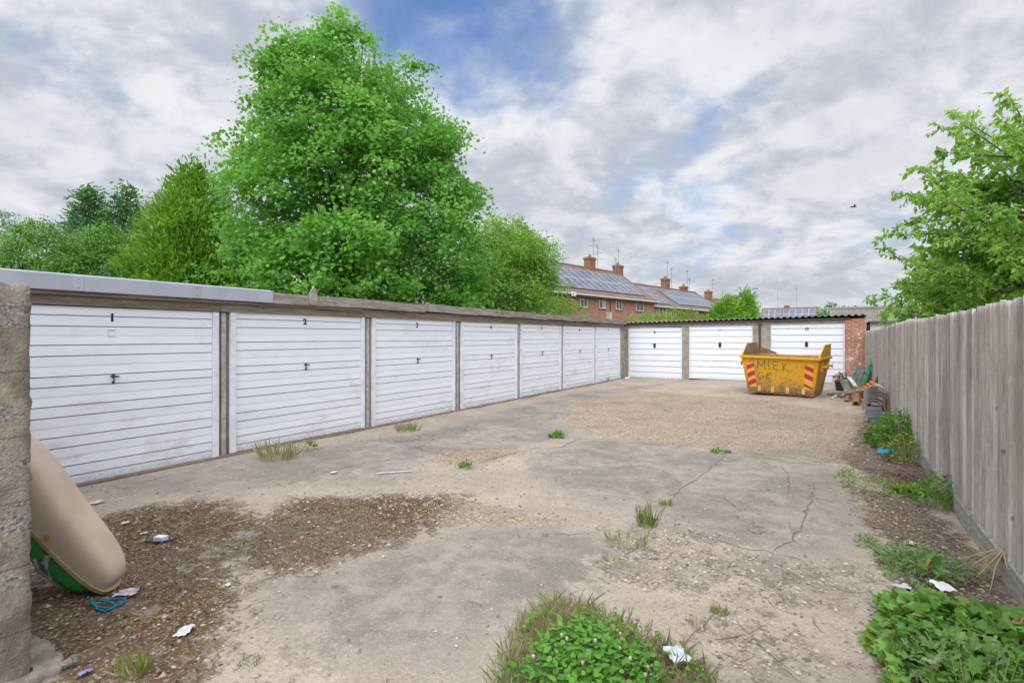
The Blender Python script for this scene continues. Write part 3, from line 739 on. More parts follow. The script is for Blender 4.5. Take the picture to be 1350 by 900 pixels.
# ------------------------------------------------------------------ moulded tub behind the wall
def tub():
    rt = np.array([CA, SA, 0]); up = np.array([0, 0, 1.]); vw = np.array([-SA, CA, 0])
    T = -.69 * rt + .7236 * up; Hn = .7236 * rt + .69 * up; W = vw
    bx, by = pd(123, 3.197); base = np.array([bx, by, .046])
    a, b = .684, .138
    C = base + T * a + W * b
    root = empty('moulded_tub', tuple(base), 0, 'beige and green moulded plastic tub tilted up behind the rough wall end', 'tub')
    off = np.array(base)
    def dome(name, H, n, m, mat, s=1.0, hfun=None):
        nu, nv = 56, 16; mb = MB(); vs = []
        for j in range(nv + 1):
            f = j / nv; phi = f * math.pi / 2
            hh = H * math.copysign(abs(math.sin(phi)) ** (2 / m), 1); k = abs(math.cos(phi)) ** (2 / m)
            for i in range(nu):
                th = 2 * math.pi * i / nu
                x = a * s * k * math.copysign(abs(math.cos(th)) ** (2 / n), math.cos(th)); y = b * s * k * math.copysign(abs(math.sin(th)) ** (2 / n), math.sin(th))
                h2 = hh * (1 + (hfun(x) if hfun else 0))
                vs.append(tuple(C + T * x + W * y + Hn * h2 - off))
        fs = [(j * nu + i, j * nu + (i + 1) % nu, (j + 1) * nu + (i + 1) % nu, (j + 1) * nu + i) for j in range(nv) for i in range(nu)]
        mb.add(vs, fs); return mb.build(name, mat, root, smooth=True)
    beige = simple('beige_moulding', (.58, .48, .37), (.45, .36, .27), 2.6, .55, .35, .12, 14, stretch=(1, 1, .5), lo=.3, hi=.7)
    green = simple('green_moulding', (.05, .34, .075), (.04, .25, .06), 4, .35, .5, .03)
    dome('upper_shell', .237, 3.5, 3.6, beige, 1.0, lambda x: .184 * math.tanh(x * 4))
    dome('lower_shell', -.20, 3.6, 3.2, green, .93)
    mb = MB(); nu = 56; vs = []
    for (s, h) in ((1.0, -.012), (1.035, -.012), (1.035, .012), (1.0, .012)):
        for i in range(nu):
            th = 2 * math.pi * i / nu; x = a * s * math.copysign(abs(math.cos(th)) ** (2 / 3.6), math.cos(th)); y = b * s * math.copysign(abs(math.sin(th)) ** (2 / 3.6), math.sin(th))
            vs.append(tuple(C + T * x + W * y + Hn * h - off))
    mb.add(vs, [(j * nu + i, j * nu + (i + 1) % nu, ((j + 1) % 4) * nu + (i + 1) % nu, ((j + 1) % 4) * nu + i) for j in range(4) for i in range(nu)])
    mb.build('rim', simple('rim_moulding', (.46, .37, .22), None, 6, .5, .4, .05), root)
    # clip on the green side, sticker on the beige side
    mb = MB(); q = lambda x, y, h: tuple(C + T * x + W * y + Hn * h - off)
    yf = -b * .99
    mb.tube([q(-.30, yf - .005, -.03), q(-.36, yf - .03, -.06), q(-.42, yf - .02, -.095), q(-.33, yf - .02, -.11), q(-.26, yf - .015, -.09)], .011, 8)
    mb.tube([q(-.30, yf, -.02), q(-.33, yf - .02, -.06)], .02, 8); mb.build('clip', simple('grey_clip', (.16, .19, .18), None, 5, .5), root)
    mb = MB(); c0 = -.22
    for k in range(1):
        pts = [q(c0 + .02 * math.cos(t), yf - .012 + .0, .055 + .02 * math.sin(t)) for t in np.linspace(0, 6.28, 13)[:-1]]
        mb.add(pts, [tuple(range(12))])
    mb.build('sticker', simple('yellow_sticker', (.55, .40, .03), None, 5, .5), root)
    return root
tub()
# blue rope
x, y, z = gp(127, 800)
mb = MB(); RX, RY = CA, SA
def rp(a, b, c): return (RX * a - SA * b, RY * a + CA * b, z * 0 + c)
loop = [(-.03, .0, .05), (.0, -.03, .02), (.05, -.05, .015), (.12, -.06, .012), (.165, -.02, .014), (.16, .03, .014), (.11, .055, .016), (.05, .03, .018), (.01, .0, .03), (.06, .01, .02), (.12, -.01, .012), (.15, -.05, .012), (.12, -.09, .012), (.06, -.07, .012), (.01, -.02, .02), (-.05, -.03, .012)]
sm = []
for k in range(len(loop) - 1):
    for f in (0, .33, .66): sm.append(tuple(np.array(loop[k]) * (1 - f) + np.array(loop[k + 1]) * f))
mb.tube([rp(*p) for p in sm], .0065, 7)
tag(mb.build('rope', simple('blue_rope', (.02, .22, .32), (.01, .12, .2), 60, .8, .2, .4, 200), None, (x, y, z), smooth=True), 'loop of blue rope at the foot of the green and beige tub', 'rope')

# ------------------------------------------------------------------ skip
def rusty(name, paint, k0, k1, base_rust):
    m, nt, out = newmat(name); g = G(nt); co = g.coord()
    n = g.noise(co, 3.2, 7, .68, .5); f = g.noise(co, 18, 6, .7); st = g.noise(g.map(co, (9, 9, .9)), 2.0, 5, .6)
    sep = g.n('SeparateXYZ'); g.l(co, sep.inputs[0])
    low = g.math('MULTIPLY', g.ramp(sep.outputs[2], .62, .0), .16)
    r = g.ramp(g.math('ADD', g.math('ADD', g.math('MULTIPLY', n, .55), g.math('MULTIPLY', f, .3)), g.math('ADD', low, g.math('MULTIPLY', st, .15))), k0, k1)
    pc = g.mix(g.ramp(f, .35, .65), paint, tuple(x * .8 for x in paint))
    pc = g.mix(g.math('MULTIPLY', g.ramp(st, .52, .7), .4), pc, (.42, .27, .09))
    rc = g.mix(g.ramp(f, .4, .62), (.17, .085, .035), base_rust)
    g.bsdf(out, g.mix(r, pc, rc), .62, .35, g.bump(f, .25, .01)); return m
M['skip'] = rusty('skip_paint', (.70, .36, .018), .50, .66, (.36, .22, .10))
M['skip_in'] = rusty('skip_inside', (.42, .24, .07), .36, .5, (.25, .185, .145))
M['red'] = simple('red_marking', (.50, .035, .03), (.36, .05, .04), 9, .6, .3, .05)
M['amber'] = simple('amber_marking', (.82, .42, .06), (.72, .36, .09), 9, .6, .3, .05)
M['graf'] = simple('green_paint_line', (.06, .16, .03), (.2, .2, .03), 14, .7, .2, 0, lo=.3, hi=.55)

def skip():
    sx, sy = -1.235, 15.76
    root = empty('skip', (sx, sy, float(hz(sx, sy + .7)) + .012), R(-7), 'yellow rusty builders skip with green scrawled letters and red hazard stripes', 'skip')
    root.rotation_euler = (0, R(1.2), R(-7))
    # levels: z -> half width, front y, rear y
    def sec(z):
        f = z / 1.03
        return (.80 + .15 * f, .02 - .25 * f, 1.40 + .32 * f)
    def ring(z, off=0.0):
        hw, yf, yr = sec(z); return [(-hw + off, yf + off, z), (hw - off, yf + off, z), (hw - off, yr - off, z), (-hw + off, yr - off, z)]
    o0, o1 = ring(.03), ring(1.03); i0, i1 = ring(.08, .05), ring(1.03, .05)
    mb = MB(); mb.add(o0 + o1, [(0, 3, 2, 1)] + [(k, (k + 1) % 4, 4 + (k + 1) % 4, 4 + k) for k in range(4)], 0)
    mb.add(i0 + i1, [(0, 1, 2, 3)] + [((k + 1) % 4, k, 4 + k, 4 + (k + 1) % 4) for k in range(4)], 1)
    body = mb.build('body', [M['skip'], M['skip_in']], root)
    mb = MB(); hw, yf, yr = sec(1.03)
    for (p, q) in (((-hw - .03, yf - .02), (hw + .03, yf - .02)), ((hw, yf), (hw, yr)), ((hw, yr), (-hw, yr)), ((-hw, yr), (-hw, yf))):
        d = Vector((q[0] - p[0], q[1] - p[1], 0)).normalized(); nn = Vector((d.y, -d.x, 0)) * .045
        P4 = [Vector((p[0], p[1], 0)) + nn, Vector((q[0], q[1], 0)) + nn, Vector((q[0], q[1], 0)) - nn * .6, Vector((p[0], p[1], 0)) - nn * .6]
        mb.hexa([(*v.xy, 1.0) for v in P4] + [(*v.xy, 1.065) for v in P4])
    mb.build('rim', M['skip'], root, bevel=.012)
    # raised side cheeks with sloped ends
    for s in (-1, 1):
        mb = MB(); x = s * (hw - .01); xt = s * (hw + .02)
        prof = [(yf + .02, 1.06, 0), (yf + .66, 1.39, 1), (yr - .22, 1.42, 1), (yr - .02, 1.06, 0)]
        A = [((x if not k else xt) + .016, y, z) for (y, z, k) in prof]; B = [((x if not k else xt) - .016, y, z) for (y, z, k) in prof]
        inner = A if s < 0 else B; outer = B if s < 0 else A
        fo = lambda L, fl: [tuple(range(4))] if fl else [tuple(range(3, -1, -1))]
        mb.add(inner, fo(inner, s > 0), 1); mb.add(outer, fo(outer, s < 0), 0)
        for i in range(4):
            j = (i + 1) % 4; mb.quad(A[i], A[j], B[j], B[i], 0)
        mb.build('side_cheek', [M['skip'], M['skip_in']], root)
        for yy in (.25, 1.15):
            mb = MB(); zz = .82; xx = s * (sec(zz)[0])
            mb.box(min(xx, xx + s * .06), max(xx, xx + s * .06), yy - .08, yy + .08, zz - .12, zz + .12); mb.tube([(xx + s * .05, yy, zz), (xx + s * .14, yy, zz)], .035, 10); mb.tube([(xx + s * .14, yy, zz), (xx + s * .155, yy, zz)], .06, 12)
            mb.build('lifting_lug', M['skip'], root)
    # sloping gusset at the rear rim
    mb = MB(); mb.prism([(-hw + .04, 1.07), (-hw + .04, 1.26), (-hw + .5, 1.12), (-hw + .5, 1.07)], lambda x, z: (x, yr - .03, z), lambda x, z: (x, yr + .0, z), 0); mb.build('gusset', M['skip_in'], root)
    def face(x, z, o=.004):
        h, y, _ = sec(z); return (x, y - o, z)
    # hazard boards
    for s in (-1, 1):
        c = s * .70; mb = MB()
        def fp(u, w, o): return face(c + (u - .5) * .20 + s * .05 * (w - .5), .20 + .66 * w, o)
        mb.add([fp(0, 0, .006), fp(1, 0, .006), fp(1, 1, .006), fp(0, 1, .006)], [(0, 1, 2, 3)], 0)
        for k, wb in enumerate((.02, .36, .70)):
            h = .19; sl = .15
            a = (wb, wb + sl) if s < 0 else (wb + sl, wb)
            if k == 0 and s > 0: h = .10
            mb.add([fp(0, max(a[0], 0), .010), fp(1, max(a[1], 0), .010), fp(1, min(a[1] + h, 1), .010), fp(0, min(a[0] + h, 1), .010)], [(0, 1, 2, 3)], 1)
        mb.build('hazard_marking', [M['amber'], M['red']], root)
    # base bar with four pockets
    mb = MB(); mb.box(-.55, .62, -.035, .01, .10, .135)
    mb.build('tipping_bar', M['skip'], root)
    for xx in (-.50, -.16, .20, .58):
        mb = MB(); mb.box(xx - .042, xx + .042, -.075, .005, .08, .24); mb.build('pocket', simple('pocket_paint', (.62, .43, .16), (.45, .29, .1), 8, .7), root, bevel=.006)
    # scrawl
    ST = [[(330, 460), (333, 355), (385, 430), (425, 345), (432, 472)], [(478, 345), (484, 470)], [(600, 460), (556, 462), (534, 440), (548, 405), (590, 400)], [(548, 405), (530, 385), (540, 355), (596, 365)],
          [(660, 375), (666, 478)], [(706, 370), (668, 432), (738, 488)], [(405, 512), (350, 512), (324, 560), (345, 602), (396, 590), (406, 556), (370, 556)], [(502, 514), (448, 530), (450, 552), (492, 540)], [(448, 552), (440, 578), (470, 590)]]
    mb = MB()
    for s_ in ST:
        pts = []
        for (a, b) in zip(s_[:-1], s_[1:]):
            for f in (0, .25, .5, .75): pts.append((a[0] + (b[0] - a[0]) * f, a[1] + (b[1] - a[1]) * f))
        pts.append(s_[-1])
        W = [((px - 610) / 455 * .86 + RNG.normal(0, .003), .10 + (760 - py) / 455 * .93 + RNG.normal(0, .003)) for px, py in pts]
        for k in range(len(W) - 1):
            d = np.array(W[k + 1]) - np.array(W[k]); d /= np.linalg.norm(d) + 1e-9; nn = np.array([-d[1], d[0]]) * (.008 + .004 * RNG.uniform()); e = d * .004
            a, b = np.array(W[k]) - e, np.array(W[k + 1]) + e; o = .004 + .0003 * (k % 3)
            mb.quad(face(*(a - nn), o), face(*(b - nn), o), face(*(b + nn), o), face(*(a + nn), o))
    mb.build('scrawled_letters', M['graf'], root)
skip()

# ------------------------------------------------------------------ heap of building leftovers by the fence
def P3(px, py, d):
    x, y = pd(px, d); return np.array([x, y, EYE - (py - HOR) / F * d])
def dgr(py, rise=.06): return F * (EYE - rise) / (py - HOR)

def board(name, p0, p1, w, t, mat, side=None, label=None, cat=None, group=None, bevel=.004):
    p0, p1 = np.array(p0), np.array(p1); d = (p1 - p0); L = np.linalg.norm(d); d = d / L
    s = np.array(side if side is not None else (CA, SA, 0)); s = s - d * (s @ d); s /= np.linalg.norm(s); n = np.cross(d, s)
    c = lambda k, a, b: tuple(d * k + s * a * w / 2 + n * b * t / 2)
    mb = MB(); mb.hexa([c(0, -1, -1), c(0, 1, -1), c(0, 1, 1), c(0, -1, 1), c(L, -1, -1), c(L, 1, -1), c(L, 1, 1), c(L, -1, 1)])
    return tag(mb.build(name, mat, None, tuple(p0), bevel=bevel), label, cat, group)

def pipe(name, p0, p1, r, mat, label, cat, group=None, collar=False):
    p0, p1 = Vector(p0), Vector(p1); d = p1 - p0; L = d.length; dn = d.normalized(); n = 16
    a = dn.cross(Vector((0, 0, 1))).normalized(); b = a.cross(dn); mb = MB()
    prof = [(0, r * .8), (0, r * (1.22 if collar else 1)), (L * (.16 if collar else .5), r * (1.22 if collar else 1)), (L * (.18 if collar else .52), r), (L, r), (L, r * .8), (0.002, r * .8)]
    vs = [tuple(dn * h + (a * math.cos(2 * math.pi * k / n) + b * math.sin(2 * math.pi * k / n)) * q) for (h, q) in prof for k in range(n)]
    mb.add(vs, [(j * n + k, j * n + (k + 1) % n, (j + 1) * n + (k + 1) % n, (j + 1) * n + k) for j in range(len(prof) - 1) for k in range(n)])
    o = mb.build(name, mat, None, tuple(p0)); return tag(o, label, cat, group)

M['blue_tile'] = simple('blue_grey_tile', (.15, .17, .20), (.22, .235, .25), 6, .8, .25, .2)
M['ridge'] = simple('ridge_tile', (.25, .235, .215), (.25, .185, .15), 5, .9, .15, .3)
M['terra'] = simple('terracotta', (.38, .16, .09), (.27, .125, .08), 7, .85, .2, .2)
M['pipe_w'] = simple('pale_pipe', (.52, .53, .55), (.38, .38, .38), 6, .5, .35, .1)
M['green_wood'] = simple('green_plastic', (.10, .36, .17), (.06, .22, .11), 6, .7, .25, .2)
M['orange'] = simple('orange_clay', (.62, .22, .04), (.5, .16, .05), 8, .8, .2, .2)
M['slab'] = simple('grey_slab', (.32, .34, .32), (.20, .215, .20), 7, .9, .15, .3)

# stack: flat blue grey tiles below, arched ridge tiles nested above
sx, sy, sz = gp(1152, 556); vw = np.array([-SA, CA, 0]); rt = np.array([CA, SA, 0])
for k in range(4):
    mb = MB(); mb.box(-.135, .135, 0, .30, 0, .070)
    o = mb.build('flat_tile', M['blue_tile'], None, (sx + RNG.normal(0, .006) - SA * .02 * (k == 3), sy + RNG.normal(0, .004), sz + .074 * k), R(-3) + RNG.normal(0, .03), bevel=.006)
    tag(o, ['lowest blue grey tile at the bottom of the stack beside the fence', 'second blue grey tile from the ground in the fence stack', 'third blue grey tile from the ground in the fence stack', 'top flat blue grey tile just under the arched ridge tiles'][k], 'tile', 'tiles stacked beside the fence')
for k in range(8):
    mb = MB(); n = 14; r0, r1 = .165, .18; L = .34
    arc = [(math.pi * i / n) for i in range(n + 1)]
    A = [(r1 * math.cos(t), r1 * 1.05 * math.sin(t)) for t in arc] + [(r0 * math.cos(t), r0 * 1.05 * math.sin(t)) for t in reversed(arc)]
    V0 = [(x, 0, z) for x, z in A]; V1 = [(x, L, z) for x, z in A]; N_ = len(A); fs = [(i, (i + 1) % N_, N_ + (i + 1) % N_, N_ + i) for i in range(N_)]
    fs += [(i, N_ - 1 - i, N_ - 2 - i, i + 1) for i in range(n)] + [(N_ + i, N_ + i + 1, 2 * N_ - 2 - i, 2 * N_ - 1 - i) for i in range(n)]
    mb.add(V0 + V1, fs)
    o = mb.build('ridge_tile', M['ridge'], None, (sx + .012 + .004 * k, sy + .03 + .05 * k, sz + .20 + .040 * k), R(-2) + RNG.normal(0, .03))
    nm = ['frontmost', 'second', 'third', 'fourth', 'fifth', 'sixth', 'seventh', 'rearmost'][k]
    tag(o, f'{nm} arched ridge tile in the nested stack by the fence' if k in (0, 7) else f'{nm} arched ridge tile from the front of the nested stack', 'ridge tile', 'arched ridge tiles nested in a stack')
# hidden support under the nested tiles: a few bricks
for k in range(3):
    mb = MB(); mb.box(-.11, .11, 0, .42, 0, .055)
    tag(mb.build('flat_tile', M['blue_tile'], None, (sx, sy + .34, sz + .06 * k), R(-2), bevel=.005), 'grey tile lying behind the blue stack under the arched ridge tiles', 'tile', 'tiles under the ridge stack')
# timbers and pipes
d = 13.4
board('timber_batten', P3(1091, 520.5, 14.2), P3(1140, 513, 12.4), .07, .05, M['timber'], (0, 0, 1), 'long pale timber batten lying across the pipes by the skip', 'timber')
pipe('drainpipe', P3(1095, 526.5, 13.35), P3(1110, 517.5, 14.0), .045, M['pipe_w'], 'pale grey plastic pipe with dark open end nearest the skip', 'pipe', 'loose pipes on the ground')
pipe('drainpipe', P3(1109, 523.5, 13.5), P3(1116, 514, 14.2), .042, M['pipe_w'], 'short pale pipe lying between the grey pipe and the clay pipes', 'pipe', 'loose pipes on the ground')
pipe('clay_pipe', P3(1116, 530, 12.8), P3(1121.5, 514, 13.6), .055, M['terra'], 'left terracotta clay pipe with collar beside the pale pipes', 'pipe', 'terracotta pipes', True)
pipe('clay_pipe', P3(1128.5, 532.5, 12.2), P3(1134, 511, 13.1), .065, M['terra'], 'thicker terracotta clay pipe next to the arched tile stack', 'pipe', 'terracotta pipes', True)
board('green_plank', P3(1135.5, 512, 13.9), P3(1149.5, 477, 14.3), .085, .03, M['green_wood'], None, 'bright green plank leaning up against the grey fence', 'plank')
board('dark_green_plank', P3(1141.5, 513, 14.1), P3(1148, 487, 14.6), .09, .03, simple('dark_green', (.03, .14, .07), None, 5, .7), None, 'dark green plank leaning behind the bright green one', 'plank')
board('white_board', P3(1119, 497, 14.4), P3(1128, 509, 13.9), .10, .03, M['upvc'], None, 'short white board leaning on the grey slab by the plant pot', 'board')
mb = MB()
for i in range(5): mb.box(-.24 + .1 * i, -.15 + .1 * i, 0, .05, 0, .55)
mb.box(-.24, .25, .035, .06, 0, .56)
o = mb.build('ribbed_slab', M['slab'], None, tuple(P3(1129, 509, 14.6)), AN - R(25), bevel=.006); o.rotation_euler = (R(-18), R(24), AN - R(20)); tag(o, 'grey ribbed concrete slab leaning behind the white board', 'slab')
mb = MB(); mb.box(-.2, .2, 0, .04, 0, .34); o = mb.build('plain_slab', M['slab'], None, tuple(P3(1123, 514.5, 14.2)), 0, bevel=.006); o.rotation_euler = (R(-25), R(-8), AN); tag(o, 'smooth greenish slab leaning beside the black plant pot', 'slab')
for k, (px, py, dd) in enumerate(((1142.5, 512, 12.6), (1146.5, 508.5, 12.7), (1150.5, 505.5, 12.8))):
    mb = MB(); mb.box(-.035, .035, -.11, .11, -.03, .035); o = mb.build('clay_brick', M['orange'], None, tuple(P3(px, py, dd)), AN + R(-25), bevel=.006); o.rotation_euler = (R(18), R(-28), AN - R(20))
    tag(o, ['lowest orange clay block leaning on the heap', 'middle orange clay block on the heap', 'topmost orange clay block beside the black tipped stake'][k], 'block', 'orange clay blocks')
board('stake', P3(1150.5, 518, 12.5), P3(1157.5, 499, 12.7), .05, .05, M['timber'], None, 'short wooden stake poking up behind the orange blocks', 'stake')
pipe('black_pipe', P3(1155.5, 503, 12.62), P3(1159, 494, 12.7), .03, M['black'], 'short black pipe end standing at the top of the heap', 'pipe')
board('timber_post', P3(1171, 548, 10.1), P3(1169.5, 517, 10.6), .06, .04, M['timber'], None, 'upright pale timber board between the ridge tiles and fence', 'timber')
board('cross_timber', P3(1160, 514.5, 10.9), P3(1174, 522, 10.4), .07, .04, M['timber'], (0, 0, 1), 'short timber piece lying across the top of the ridge tile stack', 'timber')
board('timber_post', P3(1141, 556, 10.0), P3(1147, 524, 10.7), .06, .04, simple('mossy_timber', (.26, .23, .15), (.17, .16, .09), 6, .9), None, 'mossy timber leaning on the left side of the ridge tiles', 'timber')
board('concrete_spur', P3(1171, 516, 11.2), P3(1166, 504, 11.4), .10, .07, M['slab'], None, 'pale concrete lump propped at the fence above the ridge tiles', 'concrete')
board('white_board', P3(1156, 507, 11.9), P3(1164, 513, 11.5), .08, .03, M['upvc'], None, 'small white board end lying above the ridge tiles', 'board')
board('rubble_block', P3(1134, 520, 12.9), P3(1144, 514, 12.9), .2, .12, M['terra'], (0, 0, 1), 'broken red brick lump under the orange blocks', 'brick')
board('green_crate_lid', P3(1173, 546, 10.55), P3(1172, 528, 10.7), .10, .03, simple('green_lid', (.03, .16, .06), None, 5, .6), None, 'dark green plastic lid wedged against the fence', 'lid')
board('ground_board', P3(1166, 541, 11.0), P3(1185, 560, 9.4), .09, .03, M['gravel_board'], None, 'narrow grey board lying on the ground along the fence foot', 'board')
# plant pot
x, y, z = gp(1109, 513); x, y = pd(1109, 15.3); pot = empty('plant_pot', (x, y, yz(x, y)), 0, 'black plastic plant pot holding a withered plant beside the skip', 'plant pot')
mb = MB(); n = 20; prof = [(.001, 0), (.13, 0), (.165, .24), (.18, .24), (.18, .27), (.155, .27), (.15, .22), (.001, .22)]
vs = [(r * math.cos(2 * math.pi * k / n), r * math.sin(2 * math.pi * k / n), h) for r, h in prof for k in range(n)]
mb.add(vs, [(j * n + k, j * n + (k + 1) % n, (j + 1) * n + (k + 1) % n, (j + 1) * n + k) for j in range(len(prof) - 1) for k in range(n)]); mb.build('pot', M['black'], pot)
n = 160; a = RNG.uniform(0, 6.28, n); r = RNG.uniform(0, .2, n); P = np.stack([r * np.cos(a), r * np.sin(a), .27 + RNG.uniform(0, .32, n) * (1 - r / .3)], -1)
raw_mesh('withered_leaves', leaf_verts(P, np.stack([np.cos(a), np.sin(a), RNG.normal(-.2, .5, n)], -1), RNG.normal(0, .6, (n, 3)) + [0, 0, 1], RNG.uniform(.05, .11, n), OVAL), 6, leaf_mat('withered_leaf', (.30, .16, .09), (.36, .27, .10)), pot, RNG.uniform(0, 1, n))
mb = MB()
for k in range(9):
    a = k * .7; mb.tube([(.02 * math.cos(a), .02 * math.sin(a), .2), (.07 * math.cos(a), .07 * math.sin(a), .42), (.15 * math.cos(a), .15 * math.sin(a), .52)], [.006, .005, .002], 5)
mb.build('stem', M['bark'], pot)
mb = MB(); mb.tube([(0, 0, 0.05), (.1, 0, .05), (.16, .02, .12)], .045, 10)
x, y = pd(824.5, 20.1); tag(mb.build('pipe_elbow', M['upvc'], None, (x, y, 0)), 'small white pipe bend at the foot of the corner between the garages', 'pipe')

# ------------------------------------------------------------------ litter
def crumple(px, py, s, mat, label, cat, amp=.35, n=7, group=None, lift=.0):
    x, y, z = gp(px, py); mb = MB(); V = []
    for j in range(n):
        for i in range(n): V.append(((i / (n - 1) - .5) * s * (1 + RNG.normal(0, .1)), (j / (n - 1) - .5) * s * .7 * (1 + RNG.normal(0, .1)), abs(RNG.normal(0, amp * s * .24)) + .004))
    mb.add(V, [(j * n + i, j * n + i + 1, (j + 1) * n + i + 1, (j + 1) * n + i) for j in range(n - 1) for i in range(n - 1)])
    return tag(mb.build('litter', mat, None, (x, y, z + .012 + lift), RNG.uniform(0, 6), smooth=True), label, cat, group)
paper = simple('paper_white', (.62, .62, .66), (.46, .46, .5), 14, .8, .2, .05)
wrap = simple('wrapper', (.62, .56, .60), (.30, .22, .34), 22, .5, .4, .05)
crumple(243, 838, .10, paper, 'crumpled white paper on the brown moss in front of the tub', 'paper')
crumple(168, 787, .13, wrap, 'pinkish grey wrapper lying beside the blue rope', 'wrapper')
crumple(190, 707, .05, paper, 'tiny white scrap left of the blue box on the moss', 'paper')
crumple(127, 664, .10, paper, 'white scrap showing just behind the beige tub', 'paper')
crumple(165, 693, .06, paper, 'small white scrap near the rounded end of the tub', 'paper')
crumple(1190, 776, .10, paper, 'oval white paper scrap at the edge of the big leafy weeds', 'paper', .2)
crumple(1243, 785, .13, simple('paper_pink', (.76, .73, .73), (.5, .22, .2), 16, .8, lo=.25, hi=.4), 'crumpled white and red packet among the weeds by the fence', 'packet', lift=.04)
crumple(1200, 718, .09, paper, 'grey white scrap above the feathery weeds', 'paper', .2)
crumple(893, 880, .13, simple('foil', (.66, .68, .70), (.35, .42, .45), 25, .35, .5), 'silvery wrapper lying in the clover and grass patch', 'wrapper', lift=.05)
crumple(300, 775, .05, paper, 'small grey white scrap beside the moss patch', 'paper', .2)
crumple(1167, 608, .16, simple('blue_bag', (.02, .30, .52), (.01, .18, .34), 12, .45, .4, .1), 'crumpled bright blue plastic bag in the weeds by the fence', 'bag', .9, lift=.10)
crumple(440, 625, .09, paper, 'small white scrap on the grey concrete near door two', 'paper', .1)
crumple(112, 893, .05, simple('blue_scrap', (.25, .30, .55), None, 5, .6), 'small blue scrap by the wall footing', 'wrapper')
x, y, z = gp(212, 717); mb = MB(); mb.box(-.045, .045, -.03, .03, 0, .045)
bx = mb.build('small_box', simple('pale_blue_card', (.55, .66, .78), (.75, .78, .82), 14, .6), None, (x, y, z + .01), R(20), bevel=.004); tag(bx, 'small pale blue carton with a black strap on the moss', 'carton')
mb = MB(); mb.tube([(-.10, -.05, .012), (-.03, -.045, .008), (.05, -.02, .012), (.12, .03, .02)], .008, 6); mb.build('strap', M['black'], bx)
board('white_strip', np.array(gp(496, 627)) + [0, 0, .02], np.array(gp(543, 622.5)) + [0, 0, .02], .02, .01, paper, None, 'thin white strip lying on the grey concrete near door three', 'strip')
board('stick', np.array(gp(290, 700)) + [0, 0, .03], np.array(gp(330, 690)) + [0, 0, .03], .012, .012, M['timber'], None, 'dry stick on the brown moss patch', 'stick')

# ------------------------------------------------------------------ plants on the ground
def dome_pts(n, r, h, rg):
    a = rg.uniform(0, 6.28, n); q = np.sqrt(rg.uniform(0, 1, n)); rr = r * q * (1 + .2 * np.sin(3 * a + 1))
    return np.stack([rr * np.cos(a), rr * np.sin(a), h * (1 - q ** 2 * .75) * rg.uniform(.25, 1.0, n)], -1), a

def weed(name, px, py, r, h, n, ls, tmpl, mat, label, cat='weed', up=.25, group=None, pos=None, stem='grass', rx=1.0):
    rg = np.random.default_rng(int(px * 7 + py)); x, y, z = pos if pos else gp(px, py)
    P, a = dome_pts(n, r, h, rg); P[:, 0] *= rx
    D = np.stack([np.cos(a), np.sin(a), np.zeros(n)], -1) * .7 + rg.normal(0, .5, (n, 3)) + [0, 0, up]
    N = rg.normal(0, .42, (n, 3)) + [0, 0, 1]
    o = raw_mesh(name, leaf_verts(P, D, N, ls * rg.uniform(.55, 1.25, n), tmpl), len(tmpl), mat, None, np.where(rg.uniform(0, 1, n) < .045, .98, np.clip(rg.beta(2, 2.6, n), 0, .92)))
    o.location = (x, y, z - .005); tag(o, label, cat, group)
    k = max(8, n // 5); B = P[:k] * [.5, .5, 0]; d = P[:k] - B; L = np.linalg.norm(d, axis=1)
    raw_mesh('stem', leaf_verts(B, d, rg.normal(0, 1, (k, 3)), L, [(-.012, 0, 0), (.012, 0, 0), (.006, 1, 0), (-.006, 1, 0)]), 4, M[stem], o, rg.uniform(0, .6, k))
    return o

def tuft(px, py, r, h, n, label, mat='grass', lean=.35, name='grass_tuft', dry=0.25, rx=1.0, group='grass tufts in the cracks'):
    rg = np.random.default_rng(int(px * 3 + py)); x, y, z = gp(px, py)
    def bl(n, hh, le):
        a = rg.uniform(0, 6.28, n); rr = r * np.sqrt(rg.uniform(0, 1, n)); P = np.stack([rr * np.cos(a) * rx, rr * np.sin(a), np.zeros(n)], -1)
        D = np.stack([np.cos(a) * le, np.sin(a) * le, np.ones(n)], -1) + rg.normal(0, .25, (n, 3)); N = -np.stack([np.cos(a), np.sin(a), np.zeros(n)], -1) + rg.normal(0, .3, (n, 3))
        return leaf_verts(P, D, N, hh * rg.uniform(.4, 1.1, n), BLADE)
    o = raw_mesh(name, bl(n, h, lean), 5, M[mat], None, np.clip(rg.beta(2, 3, n), 0, 1)); o.location = (x, y, z - .006); tag(o, label, 'grass', group)
    if dry: raw_mesh('dry_blade', bl(int(n * dry) + 4, h * 1.25, lean * 1.2), 5, M['grass_dry'], o, rg.uniform(0, 1, int(n * dry) + 4))
    return o

tuft(366, 604, .22, .22, 55, 'dry grass tuft at the foot of door two', 'grass', .6, dry=1.4)
weed('weed_plant', 410, 594, .07, .24, 60, .06, OVAL, M['weed'], 'small upright green weed at the right foot of door two', up=.8)
tuft(538, 568, .20, .15, 80, 'bushy grass tuft at the foot of door three', 'grass', .6, dry=.6)
weed('weed_plant', 538, 566, .12, .13, 70, .05, OVAL, M['weed'], 'low leafy weed inside the grass tuft before door three')
weed('weed_plant', 614, 617, .07, .12, 60, .055, OVAL, M['weed'], 'small green weed on the joint out in the yard before door three', up=.6)
weed('weed_plant', 733, 577, .10, .10, 60, .07, ROUND, M['weed'], 'small leafy weed on the crack in the middle of the yard')
weed('weed_plant', 949, 597, .11, .08, 90, .05, OVAL, M['weed'], 'low green weed at the edge of the gravelly patch before the skip')
tuft(851, 694, .07, .20, 48, 'upright yellow green grass tuft on the slab joint', 'grass', .3)
